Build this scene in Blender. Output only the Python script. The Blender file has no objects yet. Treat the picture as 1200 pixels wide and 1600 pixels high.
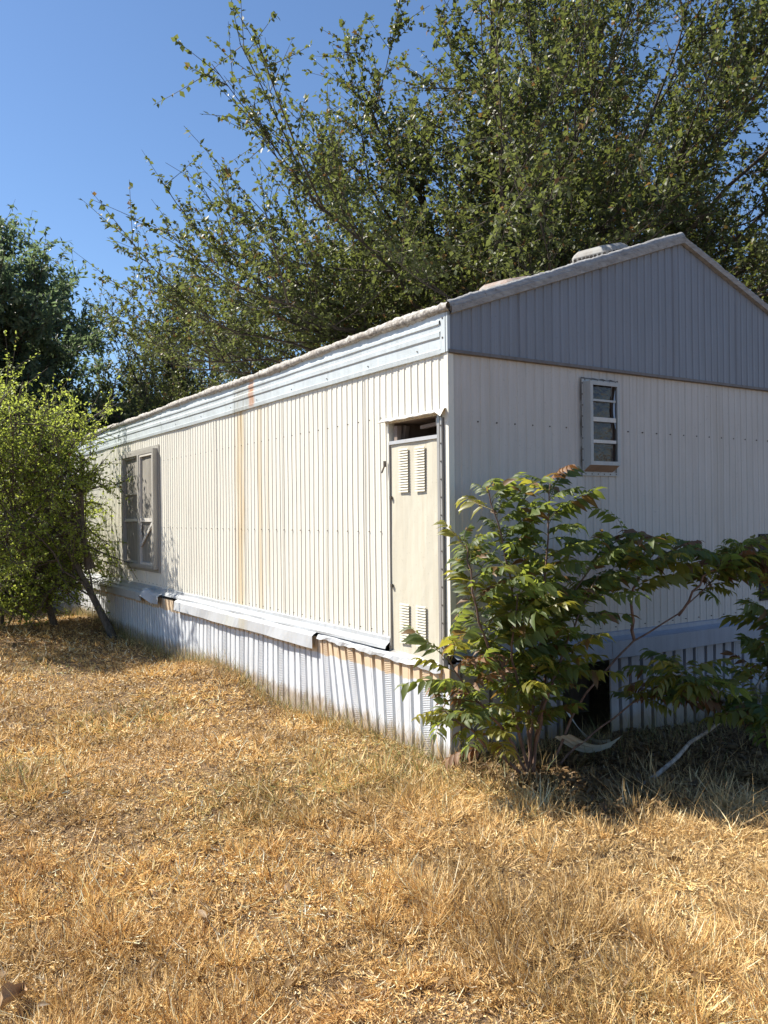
import bpy, math, random
import numpy as np
from mathutils import Vector, Matrix

# ------------------------------------------------------------------ camera, sky, sun, exposure
scene = bpy.context.scene
col = scene.collection
rad = math.radians
rng = np.random.default_rng(7)
random.seed(7)

CAM = Vector((-3.07, -4.05, 1.5))
FWD = Vector((0.539, 0.842, 0.0)).normalized()
RGT = Vector((FWD.y, -FWD.x, 0.0))
FPX = 1300.0                                   # focal length in pixels of the 1200 x 1600 photograph
cam_d = bpy.data.cameras.new('camera')
cam = bpy.data.objects.new('camera', cam_d)
col.objects.link(cam)
cam_d.sensor_fit = 'VERTICAL'
cam_d.sensor_height = 24.0
cam_d.lens = 24.0 * FPX / 1600.0
cam_d.clip_end = 2000.0
cam_d.clip_start = 0.05
pitch = rad(0.26)
roll = rad(0.6)
f = (FWD * math.cos(pitch) + Vector((0, 0, 1)) * math.sin(pitch)).normalized()
u = RGT.cross(f).normalized()
r_ = RGT * math.cos(roll) - u * math.sin(roll)
u_ = u * math.cos(roll) + RGT * math.sin(roll)
M = Matrix((r_, u_, -f)).transposed().to_4x4()
M.translation = CAM
cam.matrix_world = M
scene.camera = cam

SUN_EL = rad(47.0)
sun_h = Vector((-0.62, 0.785, 0.0)).normalized()          # horizontal direction towards the sun
to_sun = (sun_h * math.cos(SUN_EL) + Vector((0, 0, 1)) * math.sin(SUN_EL)).normalized()
sun_d = bpy.data.lights.new('sun', 'SUN')
sun_d.energy = 5.0
sun_d.angle = rad(0.5)
sun_d.color = (1.0, 0.93, 0.82)
sun = bpy.data.objects.new('sun', sun_d)
col.objects.link(sun)
sun.rotation_euler = to_sun.to_track_quat('Z', 'Y').to_euler()

world = bpy.data.worlds.new('World')
scene.world = world
world.use_nodes = True
wn = world.node_tree
bgn = wn.nodes['Background']
sky = wn.nodes.new('ShaderNodeTexSky')
sky.sky_type = 'NISHITA'
sky.sun_disc = False
sky.sun_elevation = SUN_EL
sky.sun_rotation = math.atan2(sun_h.x, sun_h.y)
sky.air_density = 1.0
sky.dust_density = 0.15
sky.ozone_density = 6.0
wn.links.new(sky.outputs[0], bgn.inputs[0])
bgn.inputs[1].default_value = 0.078

vs = scene.view_settings
vs.view_transform = 'Standard'
vs.look = 'None'
vs.gamma = 1.0
vs.use_curve_mapping = False
vs.exposure = 1.0
scene.cycles.max_bounces = 8
scene.cycles.transparent_max_bounces = 12

# ------------------------------------------------------------------ helpers
def tag(o, label=None, cat=None, group=None, kind=None):
    if label: o['label'] = label
    if cat: o['category'] = cat
    if group: o['group'] = group
    if kind: o['kind'] = kind
    return o

def empty(name, loc=(0, 0, 0), parent=None):
    o = bpy.data.objects.new(name, None)
    col.objects.link(o)
    o.location = loc
    o.empty_display_size = 0.2
    if parent: o.parent = parent
    return o

def link(name, me, parent=None, loc=None):
    o = bpy.data.objects.new(name, me)
    col.objects.link(o)
    if parent: o.parent = parent
    if loc is not None: o.location = loc
    return o

class MB:
    """collects polygons for one mesh"""
    def __init__(s): s.v = []; s.f = []; s.mi = []
    def quad(s, a, b, c, d, m=0):
        i = len(s.v); s.v += [tuple(a), tuple(b), tuple(c), tuple(d)]; s.f.append((i, i+1, i+2, i+3)); s.mi.append(m)
    def tri(s, a, b, c, m=0):
        i = len(s.v); s.v += [tuple(a), tuple(b), tuple(c)]; s.f.append((i, i+1, i+2)); s.mi.append(m)
    def box(s, x0, x1, y0, y1, z0, z1, m=0):
        i = len(s.v)
        s.v += [(x0,y0,z0),(x1,y0,z0),(x1,y1,z0),(x0,y1,z0),(x0,y0,z1),(x1,y0,z1),(x1,y1,z1),(x0,y1,z1)]
        for q in ((0,3,2,1),(4,5,6,7),(0,1,5,4),(1,2,6,5),(2,3,7,6),(3,0,4,7)):
            s.f.append(tuple(i+k for k in q)); s.mi.append(m)
    def bar(s, p, q, w, h, m=0):
        """a rectangular bar from p to q"""
        p = Vector(p); q = Vector(q); d = (q-p).normalized()
        a = d.cross(Vector((0,0,1)))
        if a.length < 1e-3: a = Vector((1,0,0))
        a.normalize(); b = a.cross(d)
        i = len(s.v)
        for c in (p, q):
            for sa, sb in ((-1,-1),(1,-1),(1,1),(-1,1)):
                s.v.append(tuple(c + a*sa*w/2 + b*sb*h/2))
        for k in ((0,1,2,3),(7,6,5,4),(0,4,5,1),(1,5,6,2),(2,6,7,3),(3,7,4,0)):
            s.f.append(tuple(i+j for j in k)); s.mi.append(m)
    def sheet(s, rows, m=0):
        """rows: list of equally long point lists"""
        i = len(s.v); n = len(rows[0])
        for r in rows: s.v += [tuple(p) for p in r]
        for a in range(len(rows)-1):
            for b in range(n-1):
                s.f.append((i+a*n+b, i+a*n+b+1, i+(a+1)*n+b+1, i+(a+1)*n+b)); s.mi.append(m)
    def mesh(s, name, mats, smooth=False):
        me = bpy.data.meshes.new(name)
        me.from_pydata(s.v, [], s.f)
        for m in (mats if isinstance(mats, (list, tuple)) else [mats]): me.materials.append(m)
        if any(s.mi): me.polygons.foreach_set('material_index', s.mi)
        if smooth: me.polygons.foreach_set('use_smooth', [True]*len(s.f))
        me.update()
        return me
    def build(s, name, mats, parent=None, smooth=False, loc=None):
        return link(name, s.mesh(name, mats, smooth), parent, loc)

def fast_mesh(name, V, T, mat, colr=None, smooth=False):
    """triangle (M,3) or quad (M,4) index arrays straight into a mesh"""
    V = np.asarray(V, np.float32); T = np.asarray(T, np.int32)
    k = T.shape[1]
    me = bpy.data.meshes.new(name)
    me.vertices.add(len(V)); me.vertices.foreach_set('co', V.ravel())
    me.loops.add(T.size); me.loops.foreach_set('vertex_index', T.ravel())
    me.polygons.add(len(T)); me.polygons.foreach_set('loop_start', np.arange(0, T.size, k, dtype=np.int32))
    me.update(calc_edges=True)
    if smooth: me.polygons.foreach_set('use_smooth', np.ones(len(T), bool))
    if colr is not None:
        at = me.color_attributes.new('tint', 'FLOAT_COLOR', 'POINT')
        c = np.ones((len(V), 4), np.float32); c[:, :colr.shape[1]] = colr
        at.data.foreach_set('color', c.ravel())
    me.materials.append(mat)
    return me

def nrm(a):
    return a / np.maximum(np.linalg.norm(a, axis=-1, keepdims=True), 1e-9)

LEAF_OVAL = (np.array([[0,0,0],[.22,.36,.05],[.22,-.36,.05],[.55,.46,.05],[.55,-.46,.05],[1,0,-.12],[.5,0,-.03]], float),
             np.array([[0,6,1],[0,2,6],[1,6,3],[2,4,6],[3,6,5],[4,5,6]]))
LEAF_MID = (np.array([[0,0,0],[.3,.46,.06],[.3,-.46,.06],[.68,.36,.03],[.68,-.36,.03],[1,0,-.12]], float),
             np.array([[0,2,1],[1,2,4],[1,4,3],[3,4,5]]))
LEAF_SMALL = (np.array([[0,0,0],[.42,.5,.08],[1,0,-.05],[.42,-.5,.08]], float), np.array([[0,2,1],[0,3,2]]))
BLADE_K = (np.array([[0,.5,0],[0,-.5,0],[.38,.45,.16],[.38,-.45,.16],[.72,.7,.10],[.72,.0,.10],[1,.6,-.12]], float), np.array([[0,1,3],[0,3,2],[2,3,5],[2,5,4],[4,5,6]]))
BLADE = (np.array([[0,.5,0],[0,-.5,0],[.5,.4,.0],[.5,-.4,.0],[1,0,0]], float), np.array([[0,1,3],[0,3,2],[2,3,4]]))

def scatter(tpl, P, D, N, L, W, bend=None, colr=None):
    """a template placed once per point: D along, N normal"""
    tv, tt = tpl
    D = nrm(D); S = nrm(np.cross(N, D)); N2 = np.cross(D, S)
    a = tv[None, :, 0:1] * L[:, None, None]
    b = tv[None, :, 1:2] * W[:, None, None]
    c = tv[None, :, 2:3] * L[:, None, None]
    if bend is not None:
        c = c + (tv[None, :, 0:1] ** 2) * (bend*L)[:, None, None]
    V = P[:, None, :] + a*D[:, None, :] + b*S[:, None, :] + c*N2[:, None, :]
    n = len(P); k = len(tv)
    T = (tt[None] + (np.arange(n)*k)[:, None, None]).reshape(-1, 3)
    C = None if colr is None else np.repeat(colr, k, axis=0)
    return V.reshape(-1, 3), T, C

def tubes(polys, radii, k=5):
    """polys (N,m,3), radii (N,m) -> verts, quads"""
    polys = np.asarray(polys, float); radii = np.asarray(radii, float)
    N, m, _ = polys.shape
    tan = nrm(np.gradient(polys, axis=1))
    ref = np.where(np.abs(tan[:, :1, 2:3]) > .9, np.array([1., .1, 0]), np.array([.1, .05, 1.]))
    A = nrm(np.cross(tan, np.broadcast_to(ref, tan.shape))); B = np.cross(tan, A)
    th = np.arange(k) * 2*math.pi/k
    V = polys[:, :, None, :] + radii[:, :, None, None] * (np.cos(th)[None, None, :, None]*A[:, :, None, :] + np.sin(th)[None, None, :, None]*B[:, :, None, :])
    base = (np.arange(N)*m*k)[:, None, None]
    i = (np.arange(m-1)*k)[None, :, None]; j = np.arange(k)[None, None, :]; j2 = (j+1) % k
    Q = np.stack([base+i+j, base+i+j2, base+i+k+j2, base+i+k+j], -1).reshape(-1, 4)
    return V.reshape(-1, 3), Q

def at(px, py, dist):
    """the point seen at (px, py) of the photograph, dist metres deep: for laying things out at their real distance"""
    dx = px - 600.0; dy = 800.0 - py
    return np.array(CAM) + dist*(np.array(f) + np.array(r_)*dx/FPX + np.array(u_)*dy/FPX)
def at_end(px, py, y):
    d = np.array(f) + np.array(r_)*(px-600.0)/FPX + np.array(u_)*(800.0-py)/FPX
    return np.array(CAM) + d*((y-CAM.y)/d[1])

# ------------------------------------------------------------------ materials
def new_mat(name):
    m = bpy.data.materials.new(name); m.use_nodes = True
    return m, m.node_tree, m.node_tree.nodes['Principled BSDF']

def node(nt, typ, **kw):
    n = nt.nodes.new(typ)
    for k, v in kw.items(): setattr(n, k, v)
    return n

def ramp(nt, src, stops):
    r = node(nt, 'ShaderNodeValToRGB')
    el = r.color_ramp.elements
    el[0].position, el[0].color = stops[0][0], stops[0][1]
    el[1].position, el[1].color = stops[-1][0], stops[-1][1]
    for p, c in stops[1:-1]:
        e = el.new(p); e.color = c
    nt.links.new(src, r.inputs[0])
    return r.outputs[0]

def noise(nt, vec, scale, detail=4, rough=.55):
    n = node(nt, 'ShaderNodeTexNoise')
    n.inputs['Scale'].default_value = scale; n.inputs['Detail'].default_value = detail; n.inputs['Roughness'].default_value = rough
    if vec is not None: nt.links.new(vec, n.inputs['Vector'])
    return n.outputs['Fac']

def mapped(nt, scale=(1,1,1), loc=(0,0,0)):
    g = node(nt, 'ShaderNodeNewGeometry'); mp = node(nt, 'ShaderNodeMapping')
    mp.inputs['Scale'].default_value = scale; mp.inputs['Location'].default_value = loc
    nt.links.new(g.outputs['Position'], mp.inputs['Vector'])
    return mp.outputs[0]

def mix(nt, fac, a, b, blend='MIX'):
    m = node(nt, 'ShaderNodeMix', data_type='RGBA', blend_type=blend)
    for sock, v in ((m.inputs[0], fac), (m.inputs[6], a), (m.inputs[7], b)):
        if hasattr(v, 'is_output'): nt.links.new(v, sock)
        elif isinstance(v, (int, float)): sock.default_value = v
        else: sock.default_value = (*v, 1)
    return m.outputs[2]

def math_n(nt, op, a, b=None, c=None):
    m = node(nt, 'ShaderNodeMath', operation=op)
    for i, v in enumerate((a, b, c)):
        if v is None: continue
        if hasattr(v, 'is_output'): nt.links.new(v, m.inputs[i])
        else: m.inputs[i].default_value = v
    return m.outputs[0]

def band(nt, src, lo, hi, soft):
    """1 inside lo..hi with soft edges"""
    a = node(nt, 'ShaderNodeMapRange', interpolation_type='SMOOTHSTEP')
    nt.links.new(src, a.inputs[0]); a.inputs[1].default_value = lo-soft; a.inputs[2].default_value = lo+soft
    b = node(nt, 'ShaderNodeMapRange', interpolation_type='SMOOTHSTEP')
    nt.links.new(src, b.inputs[0]); b.inputs[1].default_value = hi-soft; b.inputs[2].default_value = hi+soft
    b.inputs[3].default_value = 1; b.inputs[4].default_value = 0
    return math_n(nt, 'MULTIPLY', a.outputs[0], b.outputs[0])

def bump(nt, bsdf, h, strength=.3, dist=.01):
    b = node(nt, 'ShaderNodeBump'); b.inputs['Strength'].default_value = strength; b.inputs['Distance'].default_value = dist
    nt.links.new(h, b.inputs['Height']); nt.links.new(b.outputs[0], bsdf.inputs['Normal'])

def xyz(nt):
    g = node(nt, 'ShaderNodeNewGeometry'); s = node(nt, 'ShaderNodeSeparateXYZ')
    nt.links.new(g.outputs['Position'], s.inputs[0])
    return s.outputs

def painted(name, base, dirt, rough=.5, streak=.5, rust=(), bumpy=.25, top_tan=None, spec=.4, chalk=None, axis=1, splash=None):
    """weathered painted metal: dirt streaks down, blotches, optional rust runs at (y centre, half width, z0, z1, amount)"""
    m, nt, b = new_mat(name)
    st = noise(nt, mapped(nt, (9, 9, .45)), 3.0, 5, .6)
    bl = noise(nt, mapped(nt), 1.7, 5, .6)
    fi = noise(nt, mapped(nt), 60, 3, .6)
    c = mix(nt, ramp(nt, st, [(.42, (0,0,0,1)), (.75, (streak,)*3+(1,))]), base, dirt)
    c = mix(nt, ramp(nt, bl, [(.40, (0,0,0,1)), (.80, (.45,)*3+(1,))]), c, dirt)
    c = mix(nt, ramp(nt, fi, [(.62, (0,0,0,1)), (.74, (.35,)*3+(1,))]), c, tuple(x*.6 for x in dirt))
    P = xyz(nt)
    if chalk:
        ch = noise(nt, mapped(nt, (14, 14, 2.2), (3, 1, 0)), 2.2, 5, .65)
        c = mix(nt, ramp(nt, ch, [(.55, (0,0,0,1)), (.72, (.6,)*3+(1,))]), c, chalk)
    if top_tan:
        z0, z1, y0, y1, colr = top_tan
        w = noise(nt, mapped(nt), 7, 3)
        zz = math_n(nt, 'ADD', P[2], math_n(nt, 'MULTIPLY', math_n(nt, 'SUBTRACT', w, .5), .07))
        c = mix(nt, math_n(nt, 'MULTIPLY', band(nt, zz, z0, z1, .006), .9), c, colr)
    for (yc, hw, z0, z1, amt, colr) in rust:
        w = noise(nt, mapped(nt, (1, 1, .22), (yc, 0, 0)), 9, 4, .6)
        yy = math_n(nt, 'ADD', P[axis], math_n(nt, 'MULTIPLY', math_n(nt, 'SUBTRACT', w, .5), hw*1.6))
        k = math_n(nt, 'MULTIPLY', band(nt, yy, yc-hw, yc+hw, hw*.55), band(nt, P[2], z0, z1, .03))
        s2 = noise(nt, mapped(nt, (26, 26, .6)), 3, 3, .5)
        k = math_n(nt, 'MULTIPLY', k, ramp(nt, s2, [(.3, (.25,)*3+(1,)), (.65, (1,1,1,1))]))
        c = mix(nt, math_n(nt, 'MULTIPLY', k, amt), c, colr)
    if splash:
        w = noise(nt, mapped(nt, (1, 1, .6)), 11, 5, .7)
        zz = math_n(nt, 'SUBTRACT', P[2], math_n(nt, 'MULTIPLY', w, .22))
        c = mix(nt, math_n(nt, 'MULTIPLY', band(nt, zz, -1, -.01, .05), .7), c, splash)
    nt.links.new(c, b.inputs['Base Color'])
    b.inputs['Roughness'].default_value = rough
    b.inputs['Specular IOR Level'].default_value = spec
    dn = noise(nt, mapped(nt, (1, 1, .6)), 3.2, 3, .5)
    h = math_n(nt, 'ADD', math_n(nt, 'MULTIPLY', dn, 1.0), math_n(nt, 'MULTIPLY', fi, .02))
    bump(nt, b, h, bumpy, .02)
    return m

RUST = (.42, .20, .07)
M_SIDE = painted('siding_cream', (.75, .73, .645), (.64, .61, .53), .48, .4,
    rust=[(3.22, .085, .5, 2.52, .8, (.56, .40, .18)), (3.36, .02, .6, 2.5, .6, (.36, .25, .12)), (2.78, .05, .5, 2.52, .6, (.52, .38, .18)), (2.62, .02, .9, 2.5, .4, (.45,.33,.17))])
M_END = painted('siding_end_shaded', (.56, .525, .49), (.42, .39, .35), .55, .55, bumpy=.5, axis=0, rust=[(1.27, .10, .66, 1.78, .35, (.36, .32, .26)), (2.62, .05, .66, 2.5, .3, (.40, .35, .28)), (.33, .03, .66, 2.5, .3, (.40, .36, .30)), (3.35, .09, 1.2, 2.5, .25, (.38, .34, .29))])  # same siding as the long wall, darkened to carry the end wall's shade
M_BLUE = painted('fascia_blue', (.55, .61, .64), (.38, .41, .41), .42, .45,
    rust=[(2.92, .055, 2.5, 2.80, 1.0, (.46, .19, .05)), (3.16, .17, 2.4, 2.8, .6, (.27, .24, .17))], chalk=(.66, .71, .72))
M_GABLE = painted('gable_blue_shaded', (.225, .245, .285), (.16, .17, .19), .5, .55, bumpy=.4)  # fascia blue with the gable's shade painted into the base colour
M_TRIM = painted('trim_white', (.47, .495, .53), (.42, .42, .40), .45, .5,
    rust=[(3.0, .09, .3, .7, .55, (.50, .42, .22)), (3.3, .16, .3, .7, .5, (.40, .40, .33))])
M_TRIMG = painted('trim_grey', (.44, .47, .50), (.30, .30, .29), .4, .6)
M_TRIM_END = painted('trim_end_shaded', (.29, .31, .37), (.20, .21, .24), .45, .5)  # sill trim of the shaded end, its shade painted into the tone
M_ALU = painted('old_aluminium', (.42, .41, .39), (.25, .23, .21), .38, .5, spec=.6)
M_ALU.node_tree.nodes['Principled BSDF'].inputs['Metallic'].default_value = .35
M_FRAME = painted('window_frame_grey', (.38, .37, .34), (.24, .22, .19), .45, .5)
M_FRAMEW = painted('window_bar_white', (.66, .64, .60), (.40, .36, .30), .5, .5)
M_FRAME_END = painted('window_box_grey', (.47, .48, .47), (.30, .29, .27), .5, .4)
M_BROWNSILL = painted('brown_sill', (.36, .25, .18), (.20, .13, .09), .6, .5)
M_DOOR = painted('door_cream', (.60, .575, .475), (.50, .44, .33), .5, .6, chalk=(.65, .63, .54))
M_INT = painted('closet_brown', (.26, .205, .17), (.15, .11, .085), .8, .5)
M_ROOF = painted('roof_coating', (.55, .54, .52), (.22, .20, .18), .8, .8, bumpy=.6)
M_DARK, _nt, _b = new_mat('dark_inside'); _b.inputs['Base Color'].default_value = (.05, .042, .036, 1); _b.inputs['Roughness'].default_value = .9
M_SCREW, _nt, _b = new_mat('screw_dark'); _b.inputs['Base Color'].default_value = (.09, .075, .06, 1); _b.inputs['Roughness'].default_value = .6
M_CURT, _nt, _b = new_mat('curtain_blue'); _b.inputs['Base Color'].default_value = (.30, .40, .52, 1); _b.inputs['Roughness'].default_value = .7

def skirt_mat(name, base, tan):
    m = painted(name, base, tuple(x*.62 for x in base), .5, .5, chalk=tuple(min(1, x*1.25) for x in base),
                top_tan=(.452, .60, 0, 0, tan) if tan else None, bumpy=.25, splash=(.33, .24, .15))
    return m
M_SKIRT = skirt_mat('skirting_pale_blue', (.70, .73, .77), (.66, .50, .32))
M_SKIRT_END = skirt_mat('skirting_end_shaded', (.36, .37, .42), None)  # darker copy of the long-wall skirting, shade put into the colour

# roof roll: cracked, bubbled elastomeric coating
m, nt, b = new_mat('cracked_coating')
v = mapped(nt)
n1 = noise(nt, v, 22, 6, .7); n2 = noise(nt, v, 7, 4, .6)
vo = node(nt, 'ShaderNodeTexVoronoi', feature='DISTANCE_TO_EDGE'); vo.inputs['Scale'].default_value = 31
nt.links.new(v, vo.inputs['Vector'])
cr = ramp(nt, vo.outputs[0], [(0, (.6,)*3+(1,)), (.05, (1,1,1,1))])
c = mix(nt, ramp(nt, n1, [(.35, (0,0,0,1)), (.62, (1,1,1,1))]), (.20, .18, .16), (.56, .54, .50))
c = mix(nt, ramp(nt, n2, [(.52, (0,0,0,1)), (.75, (.7,)*3+(1,))]), c, (.33, .29, .25))
c = mix(nt, 1.0, c, cr, 'MULTIPLY')
nt.links.new(c, b.inputs['Base Color']); b.inputs['Roughness'].default_value = .85
bump(nt, b, math_n(nt, 'ADD', n1, math_n(nt, 'MULTIPLY', vo.outputs[0], .6)), .8, .012)
M_COAT = m

m, nt, b = new_mat('rake_coating')
v = mapped(nt, (1, 4, 4)); n1 = noise(nt, v, 9, 6, .7); n2 = noise(nt, mapped(nt), 34, 4, .65)
c = mix(nt, ramp(nt, n1, [(.35, (0,0,0,1)), (.65, (1,1,1,1))]), (.22, .215, .21), (.40, .40, .395))
c = mix(nt, ramp(nt, n2, [(.60, (0,0,0,1)), (.70, (.7,)*3+(1,))]), c, (.13, .11, .10))
nt.links.new(c, b.inputs['Base Color']); b.inputs['Roughness'].default_value = .8
bump(nt, b, math_n(nt, 'ADD', n1, n2), .5, .01)
M_RAKE = m

# glass of the louvred window: dark room seen through dirty glass
m, nt, b = new_mat('dirty_glass')
tr = node(nt, 'ShaderNodeBsdfTransparent'); tr.inputs[0].default_value = (.55, .52, .50, 1)
gl = node(nt, 'ShaderNodeBsdfGlossy'); gl.inputs['Roughness'].default_value = .04; gl.inputs[0].default_value = (.9, .9, .9, 1)
df = node(nt, 'ShaderNodeBsdfDiffuse'); df.inputs[0].default_value = (.085, .06, .05, 1)
fr = node(nt, 'ShaderNodeFresnel'); fr.inputs[0].default_value = 1.5
m1 = node(nt, 'ShaderNodeMixShader'); m2 = node(nt, 'ShaderNodeMixShader')
nt.links.new(ramp(nt, noise(nt, mapped(nt), 18, 4, .6), [(.4, (.3,)*3+(1,)), (.7, (.75,)*3+(1,))]), m1.inputs[0])
nt.links.new(tr.outputs[0], m1.inputs[1]); nt.links.new(df.outputs[0], m1.inputs[2])
nt.links.new(fr.outputs[0], m2.inputs[0]); nt.links.new(m1.outputs[0], m2.inputs[1]); nt.links.new(gl.outputs[0], m2.inputs[2])
nt.links.new(m2.outputs[0], nt.nodes['Material Output'].inputs[0])
nb = node(nt, 'ShaderNodeBump'); nb.inputs['Strength'].default_value = .5; nb.inputs['Distance'].default_value = .01
nt.links.new(noise(nt, mapped(nt), 30, 3), nb.inputs['Height']); nt.links.new(nb.outputs[0], gl.inputs['Normal'])
M_GLASS = m

# fly screen
m, nt, b = new_mat('fly_screen')
c = mix(nt, ramp(nt, noise(nt, mapped(nt, (1, 3, .6)), 4, 5, .6), [(.35, (0,0,0,1)), (.7, (1,1,1,1))]), (.24, .225, .195), (.34, .32, .28))
nt.links.new(c, b.inputs['Base Color']); b.inputs['Roughness'].default_value = .75; b.inputs['Alpha'].default_value = .93
M_SCREEN = m

def leaf_mat(name, c1, c2, trans, rough=.4, tfac=.35, spec=.5):
    m, nt, b = new_mat(name)
    a = node(nt, 'ShaderNodeAttribute', attribute_name='tint')
    s = node(nt, 'ShaderNodeSeparateColor'); nt.links.new(a.outputs['Color'], s.inputs[0])
    c = mix(nt, s.outputs[0], c1, c2)
    c = mix(nt, s.outputs[1], c, (.20, .10, .045))           # browned leaves
    nt.links.new(c, b.inputs['Base Color'])
    b.inputs['Roughness'].default_value = rough; b.inputs['Specular IOR Level'].default_value = spec
    t = node(nt, 'ShaderNodeBsdfTranslucent')
    nt.links.new(mix(nt, s.outputs[1], trans, (.25, .12, .04)), t.inputs[0])
    mx = node(nt, 'ShaderNodeMixShader'); mx.inputs[0].default_value = tfac
    nt.links.new(b.outputs[0], mx.inputs[1]); nt.links.new(t.outputs[0], mx.inputs[2])
    nt.links.new(mx.outputs[0], nt.nodes['Material Output'].inputs[0])
    return m
M_LEAF_A = leaf_mat('leaf_olive', (.038, .052, .020), (.13, .15, .055), (.22, .26, .06), .5, .34, .42)
M_LEAF_B = leaf_mat('leaf_dark', (.065, .095, .06), (.15, .19, .115), (.20, .28, .12), .5, .45)
M_LEAF_C = leaf_mat('leaf_bright', (.13, .20, .035), (.27, .33, .07), (.50, .58, .10), .5, .55)
M_LEAF_D = leaf_mat('leaf_pinnate', (.045, .075, .03), (.11, .15, .045), (.34, .40, .06), .5, .45, .4)
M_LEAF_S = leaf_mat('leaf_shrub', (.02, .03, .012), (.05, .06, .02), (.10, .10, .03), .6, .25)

def bark_mat(name, a, bcol):
    m, nt, b = new_mat(name)
    n = noise(nt, mapped(nt, (1, 1, .3)), 30, 5, .65)
    nt.links.new(mix(nt, ramp(nt, n, [(.35, (0,0,0,1)), (.68, (1,1,1,1))]), a, bcol), b.inputs['Base Color'])
    b.inputs['Roughness'].default_value = .85
    bump(nt, b, n, .6, .01)
    return m
M_BARK = bark_mat('bark_grey', (.06, .045, .035), (.17, .14, .11))
M_BARK_DARK = bark_mat('bark_dark', (.035, .028, .022), (.10, .08, .06))
M_STEM = bark_mat('stem_brown', (.10, .055, .04), (.24, .15, .11))
M_STEM_PALE = bark_mat('stem_pale', (.16, .13, .11), (.50, .45, .40))

# dry grass
m, nt, b = new_mat('dry_grass')
a = node(nt, 'ShaderNodeAttribute', attribute_name='tint')
nt.links.new(a.outputs['Color'], b.inputs['Base Color']); b.inputs['Roughness'].default_value = .55; b.inputs['Specular IOR Level'].default_value = .35
t = node(nt, 'ShaderNodeBsdfTranslucent'); nt.links.new(a.outputs['Color'], t.inputs[0])
mx = node(nt, 'ShaderNodeMixShader'); mx.inputs[0].default_value = .28
nt.links.new(b.outputs[0], mx.inputs[1]); nt.links.new(t.outputs[0], mx.inputs[2]); nt.links.new(mx.outputs[0], nt.nodes['Material Output'].inputs[0])
M_GRASS = m

m, nt, b = new_mat('dry_soil')
v = mapped(nt)
n1 = noise(nt, v, 1.3, 5, .6); n2 = noise(nt, v, 26, 5, .7); n3 = noise(nt, mapped(nt, (1, 1, 1), (7, 3, 0)), 110, 3, .6)
c = mix(nt, ramp(nt, n1, [(.35, (0,0,0,1)), (.68, (1,1,1,1))]), (.19, .115, .055), (.30, .20, .10))
c = mix(nt, ramp(nt, n2, [(.4, (0,0,0,1)), (.7, (.8,)*3+(1,))]), c, (.12, .07, .04))
c = mix(nt, ramp(nt, n3, [(.55, (0,0,0,1)), (.75, (.8,)*3+(1,))]), c, (.42, .30, .16))
nt.links.new(c, b.inputs['Base Color']); b.inputs['Roughness'].default_value = .95
bump(nt, b, math_n(nt, 'ADD', n2, n3), .9, .03)
M_SOIL = m

# ------------------------------------------------------------------ ground
_gs = [(rng.uniform(.5, 3.2)*math.cos(t_), rng.uniform(.5, 3.2)*math.sin(t_), rng.uniform(0, 6.28), 0) for t_ in rng.uniform(0, 6.28, 14)]
def ground_z(x, y):
    x = np.asarray(x, float); y = np.asarray(y, float)
    z = np.zeros(np.broadcast(x, y).shape)
    for (a, b, ph, _) in _gs: z = z + .018*np.sin(a*x + b*y + ph)
    near = np.clip(1 - np.hypot(x-1, y-2)/60, 0, 1)
    return z*near
def axis(lo, hi, step, far):
    a = list(np.arange(lo, hi+1e-6, step)); out = []
    s, p = step, hi
    while p < far: s *= 1.5; p += s; out.append(p)
    s, q, outl = step, lo, []
    while q > -far: s *= 1.5; q -= s; outl.append(q)
    return np.array(outl[::-1] + a + out)
gx = axis(-6, 8, .2, 700); gy = axis(-6, 16, .2, 700)
X, Y = np.meshgrid(gx, gy)
Z = ground_z(X, Y)
V = np.stack([X, Y, Z], -1).reshape(-1, 3)
n = len(gx); ii, jj = np.meshgrid(np.arange(len(gx)-1), np.arange(len(gy)-1))
b0 = (jj*n+ii).ravel()
g = link('ground', fast_mesh('ground', V, np.stack([b0, b0+1, b0+n+1, b0+n], -1), M_SOIL, smooth=True))
tag(g, kind='structure')

# ------------------------------------------------------------------ mobile home
L, W = 12.0, 4.35
ZE, ZR = 2.77, 3.56          # eave and ridge
ZB, ZF = .655, 2.50          # bottom of siding, bottom of blue fascia
home = empty('mobile_home')
tag(home, 'weathered cream mobile home with ribbed metal siding and shaded blue gable', 'mobile home')

def wob(a, b, s=1.0):
    return s*(.6*math.sin(a*2.1+b*1.3) + .4*math.sin(a*5.3-b*3.1+1.0))

PITCH = .076
def rib_profile(u0, u1, depth=.0055):
    """(u, outset) breakpoints of the corrugated sheet between two seams"""
    pts = [(u0+.0008, -.006), (u0+.0012, 0)]
    k = math.floor(u0/PITCH)
    while k*PITCH < u1:
        for du, o in ((.014, 0), (.020, depth), (.036, depth*.8), (.040, depth*.55), (.052, depth*.8), (.068, depth), (.0745, 0)):
            q = k*PITCH+du
            if u0+.004 < q < u1-.004: pts.append((q, o))
        k += 1
    pts += [(u1-.0012, 0), (u1-.0008, -.006)]
    return pts

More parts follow.
